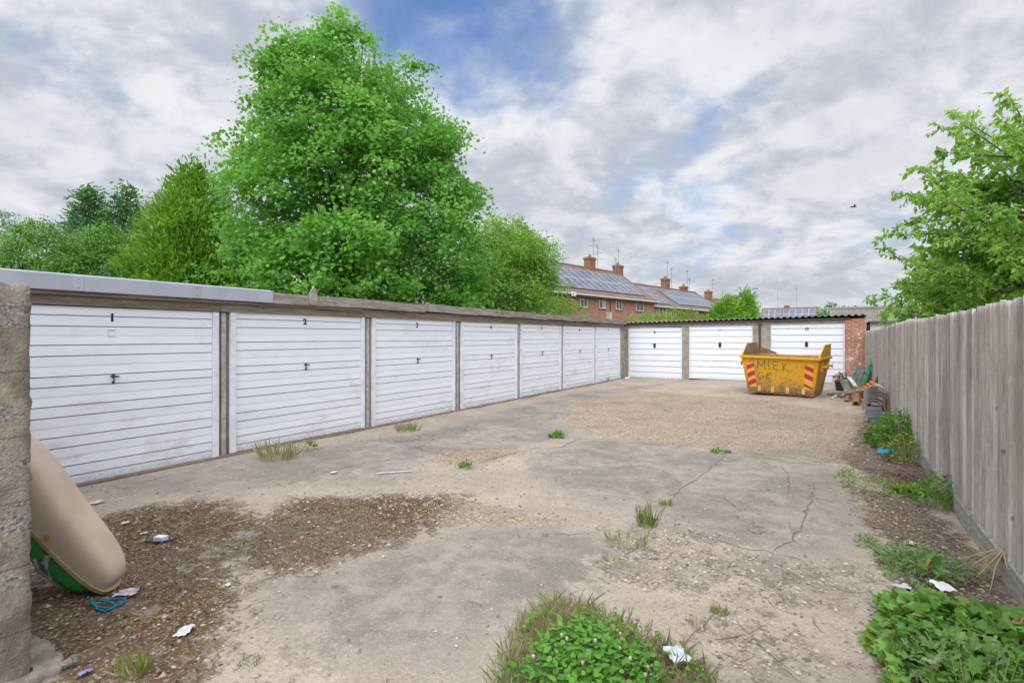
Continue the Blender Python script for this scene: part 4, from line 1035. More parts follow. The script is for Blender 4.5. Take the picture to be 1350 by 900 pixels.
tuft(829, 716, .13, .11, 64, 'low spreading grass beside the upright tuft on the slab joint', 'grass', .7, rx=1.4)
tuft(877, 668, .05, .08, 50, 'tiny grass tuft further up the slab joint', 'grass', .5)
tuft(949, 808, .045, .06, 70, 'tiny green grass tuft on the diagonal crack near the clover', 'grass', .6, dry=.1)
tuft(806, 738, .06, .06, 40, 'sparse grass sprig left of the rubble', 'grass', .7)
tuft(332, 872, .05, .05, 40, 'tiny grass sprig on the crack near the moss patch', 'grass', .7)
tuft(178, 892, .05, .13, 40, 'thin grass sprig in the moss near the wall', 'grass', .5)
tuft(402, 700, .04, .05, 30, 'tiny dry sprig in the middle of the brown moss', 'grass', .6, dry=1)
tuft(920, 825, .05, .05, 60, 'dry grass along the diagonal crack above the clover', 'grass_dry', .6)
tuft(800, 485 + 17, .06, .16, 30, 'thin grass at the foot of door seven', 'grass', .4)
# right hand strip along the fence
weed('weed_clump', 1190, 592, .46, .60, 2400, .07, NETTLE, M['weed'], 'bright green leafy weeds against the fence beyond the blue bag', pos=(*pd(1188, 7.75)[:2], 0.0))
weed('weed_clump', 1178, 556, .22, .18, 260, .05, NETTLE, M['weed'], 'small green weeds at the foot of the ridge tile stack', pos=(*pd(1188, 8.8), .02))
weed('weed_clump', 1195, 620, .36, .38, 800, .05, OVAL, M['weed_y'], 'yellowing weed clump right of the blue bag', pos=(*pd(1199, 6.95), 0.0), stem='grass_dry')
weed('weed_clump', 1165, 655, .33, .12, 300, .045, OVAL, M['weed'], 'low spreading weeds before the blue bag', pos=(*pd(1160, 5.65), 0.0), rx=1.3)
weed('weed_clump', 1237, 690, .19, .36, 300, .07, NETTLE, M['weed'], 'nettle like weed hugging the fence gravel board', pos=(*pd(1233, 5.05), 0.0))
weed('weed_clump', 1205, 650, .16, .09, 100, .07, ROUND, M['weed_y'], 'yellowed low leaves between the spreading weeds and the nettles', pos=(*pd(1200, 5.5), 0.0))
weed('weed_plant', 1115, 628, .10, .10, 110, .045, SPRAY, M['weed_g'], 'small round weed left of the blue bag on the concrete')
weed('weed_plant', 1142, 718, .08, .09, 110, .045, SPRAY, M['weed_g'], 'small feathery weed on the concrete left of the dirt strip')
weed('weed_plant', 1172, 738, .07, .08, 90, .045, SPRAY, M['weed_g'], 'smallest feathery weed just above the large leafy weeds')
weed('weed_clump', 1215, 768, .27, .20, 620, .055, SPRAY, M['weed_g'], 'feathery grey green weeds above the large leafy mass', pos=(*pd(1214, 3.62), 0.0))
weed('weed_plant', 1212, 745, .10, .10, 14, .08, HEART, M['weed'], 'bright round leaves in the middle of the feathery weeds', pos=(*pd(1216, 3.5), 0.06))
weed('weed_clump', 1265, 860, .52, .24, 1900, .058, HEART, M['weed'], 'large heart leaved bindweed mass in the right foreground by the fence', pos=(*pd(1318, 2.62), 0.0), up=.1)
weed('weed_clump', 1190, 880, .36, .20, 600, .06, MAPLE, M['weed'], 'lobed green weeds at the left edge of the bindweed mass', pos=(*pd(1258, 2.5), 0.0), up=.2)
weed('weed_clump', 1310, 905, .30, .34, 380, .06, SPRAY, M['weed_g'], 'feathery weed rising out of the bindweed mass at the bottom right', pos=(*pd(1290, 2.3), 0.0), up=.4)
weed('dock_weed', 1160, 860, .16, .10, 40, .08, ROUND, M['weed_y'], 'few reddish leaves at the left foot of the bindweed mass', pos=(*pd(1192, 2.7), 0.0))
# dry roots hanging over the gravel board
mb = MB(); x, y = pd(1296, 3.55)
for k in range(16):
    a = RNG.normal(0, .1); b = RNG.normal(0, .1); mb.tube([(0, b * .3, .22), (-.05 + a * .3, b, .15), (-.07 + a, b * 1.6, .02 + abs(RNG.normal(0, .03)))], [.004, .004, .002], 5)
tag(mb.build('dry_roots', M['grass_dry'], None, (.97, y, 0.0)), 'pale dry stalks hanging over the fence gravel board', 'dry stalks')
mb = MB()
for k in range(26):
    a = RNG.uniform(0, 6.28); c = RNG.normal(0, .12, 2); l = RNG.uniform(.1, .28); mb.tube([(c[0] - l * math.cos(a), c[1] - l * math.sin(a) * .5, .02), (c[0], c[1], .04 + RNG.uniform(0, .04)), (c[0] + l * math.cos(a), c[1] + l * math.sin(a) * .5, .02)], .004, 5)
x, y = pd(1188, 6.15); tag(mb.build('dead_stems', simple('dead_stem', (.27, .19, .15), (.2, .14, .11), 9, .9), None, (x, y, 0)), 'tangle of dead brown stems lying between the weeds by the fence', 'dead stems')

# clover and grass patch in the foreground
CP = [gpt(*p) for p in [(640, 935), (655, 880), (690, 815), (730, 795), (775, 800), (830, 830), (900, 858), (945, 905), (960, 960), (640, 1000)]]
CI = [gpt(*p) for p in [(690, 960), (705, 860), (770, 825), (850, 860), (880, 960)]]
def cin(p): return lambda x, y: np.clip(sstep(-.05, .06, poly_sd(x, y, p)) * RNG.uniform(.2, 1, x.shape), 0, 1)
cx, cy = gpt(790, 870)
box = (min(p[0] for p in CP) - .1, max(p[0] for p in CP) + .1, min(p[1] for p in CP) - .1, max(p[1] for p in CP) + .1)
def onP(pl, zz): return np.stack([pl[:, 0], pl[:, 1], hz(pl[:, 0], pl[:, 1]) + zz], -1)
pl = scatter(1500, lambda x, y: cin(CI)(x, y) * .85 + .15 * cin(CP)(x, y), box); n = len(pl); P = onP(pl, RNG.uniform(.01, .085, n)); a = RNG.uniform(0, 6.28, n)
cl = raw_mesh('clover_patch', leaf_verts(P, np.stack([np.cos(a), np.sin(a), RNG.normal(0, .3, n)], -1), RNG.normal(0, .35, (n, 3)) + [0, 0, 1], RNG.uniform(.016, .034, n), ROUND), 8, M['clover'], None, RNG.beta(2, 2, n))
tag(cl, 'green clover and grass growing in the foreground patch', 'clover', kind='stuff')
pl = scatter(420, cin(CI), box); n = len(pl); P = onP(pl, RNG.uniform(.03, .09, n)); a = RNG.uniform(0, 6.28, n)
raw_mesh('broad_leaves', leaf_verts(P, np.stack([np.cos(a), np.sin(a), RNG.normal(.3, .3, n)], -1), RNG.normal(0, .3, (n, 3)) + [0, 0, 1], RNG.uniform(.03, .065, n), OVAL), 6, M['clover'], cl, RNG.beta(2, 2, n))
for nmn, nn, mt, hh in (('grass_blades', 3600, 'grass', (.035, .11)), ('dry_blades', 1500, 'grass_dry', (.05, .17))):
    pl = scatter(nn, cin(CP), box); n = len(pl); P = onP(pl, np.zeros(n)); D = RNG.normal(0, .6, (n, 3)); D[:, 2] = 1; N = RNG.normal(0, 1, (n, 3)); N[:, 2] *= .2
    ins = sstep(-.12, .15, poly_sd(pl[:, 0], pl[:, 1], CI) + RNG.normal(0, .05, n))
    raw_mesh(nmn, leaf_verts(P, D, N, RNG.uniform(*hh, n) * (.85 - .35 * ins), BLADE), 5, M[mt], cl, RNG.beta(2, 3, n))
pl = scatter(14, cin(CI), box); mb = MB()
for p in pl:
    z = float(hz(*p)) + RNG.uniform(.07, .12); mb.tube([(p[0], p[1], z - .011), (p[0], p[1], z - .005), (p[0], p[1], z + .005), (p[0], p[1], z + .011)], [.003, .008, .008, .002], 7)
mb.build('flower_heads', M['flower'], cl)

# ------------------------------------------------------------------ trees
def crown(root, prof, ncl, lpc, cr, ls, tmpl, mat, seed, droop=.4, up=.8, outw=.6, lump=.12, flat=.6, inner=.3, nb=0, bs=.5, name='crown'):
    rg = np.random.default_rng(seed); zz = np.array([p[0] for p in prof]); rr = np.array([p[1] for p in prof]); dx = np.array([p[2] if len(p) > 2 else 0 for p in prof])
    order = np.argsort(zz); zz, rr, dx = zz[order], rr[order], dx[order]
    fine = np.linspace(zz[0], zz[-1], 200); w = np.interp(fine, zz, rr) + .12; w /= w.sum()
    z = rg.choice(fine, ncl, p=w) + rg.normal(0, .08, ncl); r0 = np.interp(z, zz, rr); th = rg.uniform(0, 6.28, ncl); ph = rg.uniform(0, 6.28, 3)
    f = np.where(rg.uniform(0, 1, ncl) < inner, rg.uniform(.3, .8, ncl), rg.uniform(.76, 1.05, ncl))
    rad = r0 * f * (1 + lump * np.sin(3 * th + 1.3 * z + ph[0]) + lump * .7 * np.sin(5 * th - 2.1 * z + ph[1]) + lump * .5 * np.sin(2.7 * z + ph[2]))
    ox = np.interp(z, zz, dx)
    C = np.stack([rad * np.cos(th) + ox * CA, rad * np.sin(th) + ox * SA, z], -1); btint = np.zeros(ncl)
    if nb:   # gather the leaf clusters into boughs, with gaps between them
        k = rg.integers(0, nb, ncl); B = C[:nb][k]; o3 = np.clip(rg.normal(0, 1, (ncl, 3)), -1.6, 1.6) * [bs, bs, bs * .55]
        o3[:, 2] -= (o3[:, 0] ** 2 + o3[:, 1] ** 2) * .35
        keep = rg.uniform(0, 1, ncl) < .66; C = np.where(keep[:, None], B + o3, C); btint = np.where(keep, rg.uniform(-.16, .16, nb)[k] + o3[:, 2] * .25, 0)
    out = np.stack([np.cos(th), np.sin(th), np.full(ncl, .25)], -1)
    cs = cr * rg.uniform(.55, 1.3, ncl); n = ncl * lpc
    off = np.clip(rg.normal(0, 1, (ncl, lpc, 3)), -1.9, 1.9) * cs[:, None, None] * [1, 1, flat]
    off[..., 2] -= (off[..., 0] ** 2 + off[..., 1] ** 2) / (cs[:, None] * 3 + .01) * .5
    P = (C[:, None] + off).reshape(n, 3); O = np.repeat(out, lpc, 0)
    D = O * outw + rg.normal(0, .5, (n, 3)) + [0, 0, -droop]; N = rg.normal(0, .45, (n, 3)) + O * .35 + [0, 0, up]
    ct = np.repeat(rg.uniform(-.24, .26, ncl) + btint, lpc); t = np.clip(.42 + ct + rg.normal(0, .16, n), 0, .92)
    raw_mesh(name, leaf_verts(P, D, N, ls * rg.uniform(.6, 1.2, n), tmpl), len(tmpl), mat, root, t)
    return C

def trunk(root, h, r, C, nl, seed, name='trunk', lx=0):
    rg = np.random.default_rng(seed); mb = MB()
    pts = [(rg.normal(0, .03) * k, rg.normal(0, .03) * k, h * k / 6 - (.05 if k == 0 else 0)) for k in range(7)]; mb.tube(pts, [r * (1.25 - .16 * k) if k < 1 else r * (1 - .13 * k) for k in range(7)], 10)
    for k in rg.choice(len(C), min(nl, len(C)), replace=False):
        c = C[k]; f = np.clip(c[2] / h * rg.uniform(.35, .7), .15, .97); b = np.array(pts[0]) * (1 - f) + np.array(pts[-1]) * f
        m = b * .5 + c * .5 + [0, 0, .12 * np.linalg.norm(c - b)] + rg.normal(0, .1, 3); q = b * .2 + c * .8 + [0, 0, .08 * np.linalg.norm(c - b)]
        mb.tube([b, m, q, c], [r * .38 * (1 - .6 * f), r * .22, r * .11, .008], 6)
    return mb.build(name, M['bark'], root, smooth=True)

def tree(name, px, d, label, prof, ncl, lpc, cr, ls, tmpl, mat, seed, th=None, tr=.18, nl=24, cat='tree', group=None, **kw):
    x, y = pd(px, d); root = empty(name, (x, y, -.03), 0, label, cat, group)
    C = crown(root, prof, ncl, lpc, cr, ls, tmpl, mat, seed, **kw)
    trunk(root, th or max(p[0] for p in prof) * .85, tr, C, nl, seed + 1); return root

tree('maple_tree', 460, 19.0, 'tall full maple tree rising behind the left garage row',
     [(1.59, 3.35, 0.39), (2.71, 4.14, 0.39), (4.72, 4.30, 0.42), (6.85, 4.0, 0.40), (8.75, 3.5, 0.25), (10.09, 3.05, 0.05), (11.20, 2.57, -0.22), (11.9, 1.85, -0.22), (12.5, 1.1, -0.11), (12.9, 0.4, 0.00)],
     2300, 54, .29, .135, MAPLE, M['maple'], 21, th=9.5, tr=.26, nl=90, inner=.30, lump=.03, flat=.5, droop=.55, nb=420, bs=.46)
tree('bush_tree', 664, 27.0, 'rounded light green bushy tree between the maple and the brick terrace',
     [(0.67, 2.55), (2.77, 2.78), (4.57, 2.62), (5.92, 2.33), (6.97, 1.72), (7.87, 0.75)], 1800, 42, .28, .14, OVAL, M['bush'], 33, th=6.2, tr=.16, nl=40, lump=.08, nb=260, bs=.45)
tree('garden_shrub', 738, 29, 'sparse leafy shrub in front of the left end of the brick terrace', [(.6, 1.3), (2.4, 1.35), (3.3, 1.0), (3.9, .4)], 240, 30, .24, .12, OVAL, M['bush'], 35, th=3.3, tr=.06, nl=15, cat='shrub', lump=.2)
tree('cypress_tree', 256, 20.5, 'yellow green cypress with feathery upright sprays left of the maple',
     [(.8, 2.2), (2.5, 2.25), (4.2, 2.0), (6.0, 1.5), (7.1, .95), (7.9, .5), (8.4, .12)], 1150, 26, .22, .24, SPRAY, M['leyland'], 41, th=8, tr=.14, nl=20, droop=-.75, up=.1, outw=.65, flat=1.0, lump=.12)
for (px, d, top, r, lb) in ((118, 27, 9.5, 1.7, 'left pointed dark conifer of the pair beyond the garages'), (166, 27.5, 9.7, 1.9, 'right pointed dark conifer of the pair beyond the garages')):
    tree('conifer_tree', px, d, lb, [(1, r), (3, r), (5.2, r * .85), (6.8, r * .6), (8.2, r * .32), (top - .5, r * .16), (top, .03)], 620, 28, .24, .26, SPRAY, M['conifer'], int(px), th=top - .3, tr=.12, nl=30, droop=.05, up=.4, outw=.8, lump=.25, cat='conifer', group='dark conifers beyond the garages')
tree('broadleaf_tree', 212, 25, 'grey green broadleaf tree between the conifers and the cypress', [(1, 1.6), (4, 1.7), (6, 1.4), (7.6, .9), (8.5, .3)], 600, 36, .25, .13, OVAL, M['conifer'], 55, tr=.12)
tree('broadleaf_tree', 55, 22, 'low rounded green tree above the white capped garage roof', [(1, 2.0), (3, 2.2), (4.8, 1.9), (6.0, 1.1), (6.6, .3)], 950, 42, .22, .11, OVAL, M['hedge'], 57, tr=.12)
tree('broadleaf_tree', 135, 22.5, 'mid green tree in front of the pair of dark conifers', [(1, 1.8), (3, 1.9), (4.7, 1.5), (5.9, 1.0), (6.6, .3)], 800, 40, .22, .11, OVAL, M['hedge'], 58, tr=.12)
tree('broadleaf_tree', -5, 26, 'loose dark green tree at the left edge of the picture', [(1, 1.7), (4, 1.8), (6, 1.5), (7.3, .9), (7.9, .3)], 300, 30, .26, .13, OVAL, M['conifer'], 59, tr=.14, lump=.2)
tree('broadleaf_tree', 185, 22, 'blue green bushy tree directly left of the cypress', [(1, 1.4), (3, 1.4), (4.8, 1.0), (5.9, .3)], 480, 38, .22, .11, OVAL, M['conifer'], 60, tr=.1)
# shrubs behind the far garages
for k, (px, d, top, r, mt, tm, lb) in enumerate(((840, 31, 3.0, 1.1, 'bush', OVAL, 'low hedge shrub under the terrace windows'), (864, 31.5, 3.2, 1.1, 'bush', OVAL, 'second low hedge shrub under the terrace windows'), (888, 31.5, 3.45, 1.1, 'bush', OVAL, 'leafy shrub under the far terrace windows'),
        (908, 31.5, 3.3, 1.0, 'leyland', OVAL, 'pale leafy shrub just left of the yellow conifers'))):
    tree('garden_shrub', px, d, lb, [(.5, r), (1.8, r), (top - .5, r * .8), (top, r * .3)], 150, 30, .2, .10, tm, M[mt], 70 + k, tr=.05, nl=10, cat='shrub', group='shrubs behind the far garages')
for k, (px, d, top, r, lb) in enumerate(((957, 28, 3.75, 1.25, 'broader yellow green conifer above the middle far garage'), (983, 28.5, 4.15, .85, 'pointed yellow green conifer beside the broader one'))):
    tree('cypress_tree', px, d, lb, [(.5, r), (2, r), (top - 1, r * .75), (top - .3, r * .3), (top, .05)], 220, 24, .17, .24, SPRAY, M['leyland'], 80 + k, tr=.06, nl=10, droop=-.6, up=.1, flat=1.0, cat='conifer')
tree('far_tree', 963, 66, 'distant dark tree rising beside the end of the terrace roof', [(2, 1.6), (4.5, 1.7), (6, 1.3), (7.2, .4)], 130, 26, .3, .3, OVAL, M['far_leaf'], 90, tr=.2)
tree('far_tree', 1099, 48, 'small distant tree left of the grey tiled roof', [(1, 1.5), (3, 1.6), (4.0, 1.2), (4.7, .4)], 140, 26, .25, .22, OVAL, M['far_leaf'], 91, tr=.15)
tree('far_tree', 1125, 55, 'second small distant tree above the grey tiled roof', [(1, 1.5), (3.2, 1.5), (4.2, 1.0), (4.8, .3)], 120, 26, .25, .22, OVAL, M['far_leaf'], 92, tr=.15)
tree('far_tree', 1088, 60, 'faint low tree beside the solar panelled house', [(1, 1.5), (3, 1.5), (4.2, .8), (4.6, .3)], 100, 24, .25, .25, OVAL, M['far_leaf'], 93, tr=.15)

def cherry(px, d, label, ht, reach, nb, seed, bias, zlo=1.5):
    rg = np.random.default_rng(seed); x, y = pd(px, d); root = empty('cherry_tree', (x, y, -.03), 0, label, 'tree'); mb = MB()
    mb.tube([(0, 0, -.05), (.03, .02, 1.2), (0, .05, ht * .45), (.03, .0, ht * .8)], [.13, .10, .07, .02], 9); LP = []; LD = []; LT = []
    for b in range(nb):
        a = rg.uniform(0, 6.28) if b % 3 else rg.normal(bias, .7); z0 = rg.uniform(.22, .78) * ht; L = reach * (1.15 - .55 * z0 / ht) * rg.uniform(.75, 1.15); el = rg.uniform(.05, .85)
        d0 = np.array([math.cos(a) * math.cos(el), math.sin(a) * math.cos(el), math.sin(el)]); p = np.array([0, 0, z0]); pts = [p]; seg = 10
        for k in range(seg):
            d0 = nrm(d0 + rg.normal(0, .07, 3) + [0, 0, -.035 if k > 4 else .01]); p = p + d0 * L / seg; pts.append(p)
        mb.tube(pts, list(np.linspace(.028, .004, seg + 1)), 5)
        bt = rg.uniform(-.2, .25)
        for k in range(2, seg + 1):
            for tw in range(3 if k < seg else 2):
                dt = nrm(d0 * .6 + rg.normal(0, .6, 3) + [0, 0, .05]); tl = rg.uniform(.2, .5) * (1.2 - .06 * k); q = pts[k]; steps = 7
                for s_ in range(steps):
                    dt = nrm(dt + [0, 0, -.05]); q = q + dt * tl / steps
                    for _ in range(2):
                        LP.append(q + rg.normal(0, .012, 3)); LD.append(dt * .35 + rg.normal(0, .45, 3) + [0, 0, -.45]); LT.append(bt)
                mb.add([pts[k], pts[k] + [0, 0, .006], q], [(0, 1, 2)])
    P = np.array(LP); keep = P[:, 2] > zlo - .6; P = P[keep]; D = np.array(LD)[keep]; n = len(P)
    raw_mesh('crown', leaf_verts(P, D, rg.normal(0, .5, (n, 3)) + [0, 0, .9], rg.uniform(.065, .125, n), OVAL), 6, M['cherry'], root, np.clip(.42 + np.array(LT)[keep] + rg.normal(0, .18, n), 0, .9))
    mb.build('trunk', M['bark'], root, smooth=True)
cherry(1396, 8.9, 'large cherry tree spreading its branches over the fence on the right', 6.5, 2.7, 80, 5, R(160))
cherry(1290, 12.0, 'lower leafy tree behind the fence left of the big cherry', 3.9, 2.0, 74, 6, R(170), 2.3)
cherry(1288, 17.5, 'small leafy tree at the far end of the fence', 3.9, 1.3, 50, 8, R(180), 3.0)

# ------------------------------------------------------------------ houses
FX = 78.1
def terrace(name, loc, rz, label, L, eave, ridge, half, wins, panels, chims, x0=0.0, setback=0.0, doors=(), gable_l=True):
    root = empty(name, loc, R(rz), label, 'house'); D = half * 2
    mb = MB(); yb = setback
    mb.hexa([(x0, yb, -.05), (L, yb, -.05), (L, D, -.05), (x0, D, -.05), (x0, yb, eave), (L, yb, eave), (L, D, eave), (x0, D, eave)])
    for xx, t in ((x0 + .001, 0), (L - .001, 0)):
        mb.add([(xx, yb, eave), (xx, D, eave), (xx, half, ridge - .08)], [(0, 1, 2)])
    mb.build('wall', M['brick_house'], root)
    sl = Vector((0, half + .35, ridge - eave + .30)); ov = .35
    def rp(x, s, o=0.0):  # point on the front slope: s metres up from the eave edge
        v = Vector((0, -ov + setback, eave - .12)); e = Vector((0, half, ridge)) - v; n = Vector((0, -e.z, e.y)).normalized(); p = v + e.normalized() * s + n * o; return (x, p.y, p.z)
    SL = (Vector((0, half, ridge)) - Vector((0, -ov + setback, eave - .12))).length
    mb = MB()
    mb.hexa([rp(x0 - .15, 0, -.12), rp(L + .15, 0, -.12), rp(L + .15, SL, -.12), rp(x0 - .15, SL, -.12), rp(x0 - .15, 0), rp(L + .15, 0), rp(L + .15, SL), rp(x0 - .15, SL)])
    b0 = (D + ov, eave - .12)
    mb.hexa([(x0 - .15, half, ridge - .14), (L + .15, half, ridge - .14), (L + .15, b0[0], b0[1] - .12), (x0 - .15, b0[0], b0[1] - .12), (x0 - .15, half, ridge - .002), (L + .15, half, ridge - .002), (L + .15, b0[0], b0[1]), (x0 - .15, b0[0], b0[1])])
    mb.build('roof', M['tile_brown'], root)
    mb = MB(); mb.tube([(x0 - .15, half, ridge + .0), (L + .15, half, ridge + .0)], .11, 8); mb.build('ridge_tiles', M['tile_brown'], root)
    mb = MB(); mb.tube([(x0 - .1, -ov + setback - .05, eave - .17), (L + .1, -ov + setback - .05, eave - .17)], .045, 8); mb.build('gutter', M['upvc'], root)
    mb = MB(); mb.box(x0 - .1, L + .1, -ov + setback + .02, -ov + setback + .05, eave - .36, eave - .2); mb.build('fascia_board', M['pipe_brown'], root)
    for (x, z0, z1, w, cur) in wins:
        mb = MB(); y = setback; t = .055
        mb.box(x - w / 2, x + w / 2, y - .03, y + .02, z0, z0 + t); mb.box(x - w / 2, x + w / 2, y - .03, y + .02, z1 - t, z1)
        for xx in (x - w / 2, x + w / 2 - t, x - t / 2): mb.box(xx, xx + t, y - .032, y + .02, z0 + t, z1 - t)
        mb.box(x - w / 2 + t, x - t / 2, y - .028, y + .02, z1 - .34, z1 - .30)
        f = mb.build('window', M['upvc'], root)
        mb = MB(); mb.quad((x - w / 2, y - .012, z0), (x + w / 2, y - .012, z0), (x + w / 2, y - .012, z1), (x - w / 2, y - .012, z1)); mb.build('pane', M['glass'], f)
        mb = MB(); mb.box(x - w / 2 - .06, x + w / 2 + .06, y - .09, y - .002, z0 - .07, z0 - .004); mb.build('sill', M['brick_chim'], f)
        if cur:
            mb = MB(); mb.box(x + w * .12, x + w * .40, y - .016, y - .013, z0 + .06, z1 - .06); mb.build('curtain', M['curtain'], f)
    proto = None
    for (xa, n, s0, rows) in panels:
        for i in range(n):
            for j in range(rows):
                if proto is None:
                    mb = MB(); e = Vector(rp(0, 1)) - Vector(rp(0, 0)); nrm_ = Vector((0, -e.z, e.y)).normalized(); W, H = 1.0, 1.64
                    q = lambda u, v, o: tuple(Vector((u, 0, 0)) + e * v + nrm_ * o)
                    def slab(u0, u1, v0, v1, o0, o1, m): mb.hexa([q(u0, v0, o0), q(u1, v0, o0), q(u1, v1, o0), q(u0, v1, o0), q(u0, v0, o1), q(u1, v0, o1), q(u1, v1, o1), q(u0, v1, o1)], m)
                    slab(.035, W - .035, .035, H - .035, .02, .052, 0)
                    for (u0, u1, v0, v1) in ((0, .035, 0, H), (W - .035, W, 0, H), (.035, W - .035, 0, .035), (.035, W - .035, H - .035, H)): slab(u0, u1, v0, v1, .015, .058, 1)
                    o = proto = mb.build('solar_panel', [M['pv'], M['pv_frame']], root)
                else: o = proto.copy(); COL.objects.link(o)
                o.location = rp(xa + 1.02 * i, s0 + 1.67 * j, .06)
    for (x, w, h, npots, aer) in chims:
        mb = MB(); zb = ridge - .6; mb.box(x - w / 2, x + w / 2, half - .32, half + .32, zb, ridge + h); mb.box(x - w / 2 - .06, x + w / 2 + .06, half - .38, half + .38, ridge + h - .22, ridge + h - .06)
        c = mb.build('chimney', M['brick_chim'], root)
        for k in range(npots):
            mb = MB(); xx = x + (k - (npots - 1) / 2) * .38; mb.tube([(xx, half, ridge + h), (xx, half, ridge + h + .28)], [.15, .13], 10); mb.build('chimney_pot', M['pot_clay'], c)
        for (dx, hh, el) in aer:
            mb = MB(); xx = x + dx; yy = half - .36; zt = ridge + h + hh; mb.tube([(xx, yy, ridge - .1), (xx, yy, zt)], .022, 6)
            for k in range(el):
                zz = zt - .12 - .55 * k; a = .5 + k * .9; ca, sa = math.cos(a), math.sin(a); Lb = .8 if k == 0 else .55
                mb.tube([(xx - ca * Lb, yy - sa * Lb, zz), (xx + ca * Lb, yy + sa * Lb, zz)], .013, 5)
                for m_ in range(5):
                    u = -Lb + 2 * Lb * m_ / 4; mb.tube([(xx + ca * u - sa * .18, yy + sa * u + ca * .18, zz), (xx + ca * u + sa * .18, yy + sa * u - ca * .18, zz)], .008, 4)
            mb.build('aerial', M['aerial'], c)
    for (x, mt, r) in doors:
        mb = MB(); mb.tube([(x, setback - .07, .3), (x, setback - .07, eave - .2)], r, 8); mb.build('downpipe', M[mt], root)
    return root

hx, hy = pd(749, 39.2)
T1 = terrace('brick_terrace', (hx, hy, 0), FX, 'nearest brick terrace with a long block of solar panels on its roof', 13.3, 5.1, 8.0, 3.8,
        [(2.0, 4.0, 4.93, .92, 0), (4.6, 4.0, 4.93, .92, 1), (7.1, 4.0, 4.95, .92, 0), (10.6, 4.0, 4.98, 1.25, 0), (2.2, 1.2, 2.3, 1.2, 0), (7.4, 1.2, 2.3, 1.2, 0)],
        [(-4.2, 16, .78, 2)], [(8.2, .95, 1.0, 1, [(.1, 1.75, 3), (.75, 1.1, 3)]), (13.0, .95, .75, 1, [(-.5, 1.5, 1), (-.95, .6, 1)])], x0=-7.0, doors=[(.15, 'pipe_brown', .06), (5.7, 'pipe_brown', .03)])
mb = MB(); mb.box(5.15, 5.5, -.35, -.003, 3.0, 3.7); mb.box(5.6, 5.7, -.1, -.003, 2.6, 3.6); mb.build('boiler_flue', M['curtain'], T1)
mb = MB(); mb.box(-.1, .35, -.5, -.36, 4.75, 5.05); mb.build('gutter_hopper', M['upvc'], T1)
ux, uy = math.cos(R(FX)), math.sin(R(FX)); vx, vy = -uy, ux
def along(t, s): return (hx + ux * t + vx * s, hy + uy * t + vy * s, 0)
terrace('brick_terrace', along(13.55, .5), FX, 'middle brick terrace with two separate blocks of solar panels', 17.5, 4.75, 7.2, 3.5,
        [(1.7, 3.7, 4.65, 1.2, 0), (4.2, 3.7, 4.65, .8, 0), (10.0, 3.7, 4.65, .9, 0), (13.5, 3.7, 4.65, .9, 0)], [(.2, 4, .5, 2), (6.3, 10, .7, 2)],
        [(9.7, .95, 1.1, 1, [(-.2, 1.9, 1), (.8, 1.3, 1), (-.9, .2, 1)]), (14.3, .95, .55, 1, [(.2, 1.9, 1), (.8, 1.0, 1)])], doors=[(2.9, 'upvc', .06)])
terrace('brick_terrace', along(31.3, 1.0), FX, 'farthest brick terrace with a plain tiled roof and one chimney', 12, 4.4, 6.7, 3.4, [(2, 3.3, 4.2, .9, 0), (6, 3.3, 4.2, .9, 0)], [], [(4.6, .95, 1.0, 1, [(.6, 1.6, 2)])])
# far house with solar panels, facing the camera
terrace('far_house', (-11.3, 105, 0), 0, 'distant low house with two groups of blue solar panels on its roof', 9.1, 4.2, 7.0, 3.4, [(2, 1.4, 2.4, 1.2, 0)], [(.1, 3, 1.0, 2), (3.5, 5, 1.0, 2)], [(4.0, .8, .5, 0, [(-1.5, 3.2, 1), (1.6, 3.6, 2)])])
# tiled outbuilding and white walled garage beyond the fence
o = terrace('tiled_outbuilding', (0, 30, 0), 0, 'low outbuilding with a grey tiled roof behind the brick pier', 6.5, 2.35, 3.12, 2.2, [], [], [])
for c in o.children:
    if c.name.startswith(('roof', 'ridge_tiles')): c.data.materials[0] = M['tile_grey']
    if c.name.startswith('gutter'): c.data.materials[0] = M['pipe_brown']
o = terrace('far_bungalow', (4.7, 50, 0), 90, 'grey gabled roof end showing above the tiled outbuilding', 9, 3.3, 4.15, 1.8, [], [], [])
for c in o.children:
    if c.name.startswith(('roof', 'ridge_tiles')): c.data.materials[0] = M['tile_grey']
    if c.name.startswith('wall'): c.data.materials[0] = M['block']
ann = empty('white_annexe', (1.05, 20.9, 0), 0, 'low white rendered garage wall just beyond the fence end', 'building')
mb = MB(); mb.box(0, 6, 0, 5, -.05, 2.12); mb.build('wall', M['render_wall'], ann)
mb = MB(); mb.hexa([(-.02, -.12, 2.123), (6.1, -.12, 2.2), (6.1, 5.1, 2.2), (-.02, 5.1, 2.123), (-.02, -.12, 2.18), (6.1, -.12, 2.27), (6.1, 5.1, 2.27), (-.02, 5.1, 2.18)]); mb.build('flat_roof', M['felt'], ann)

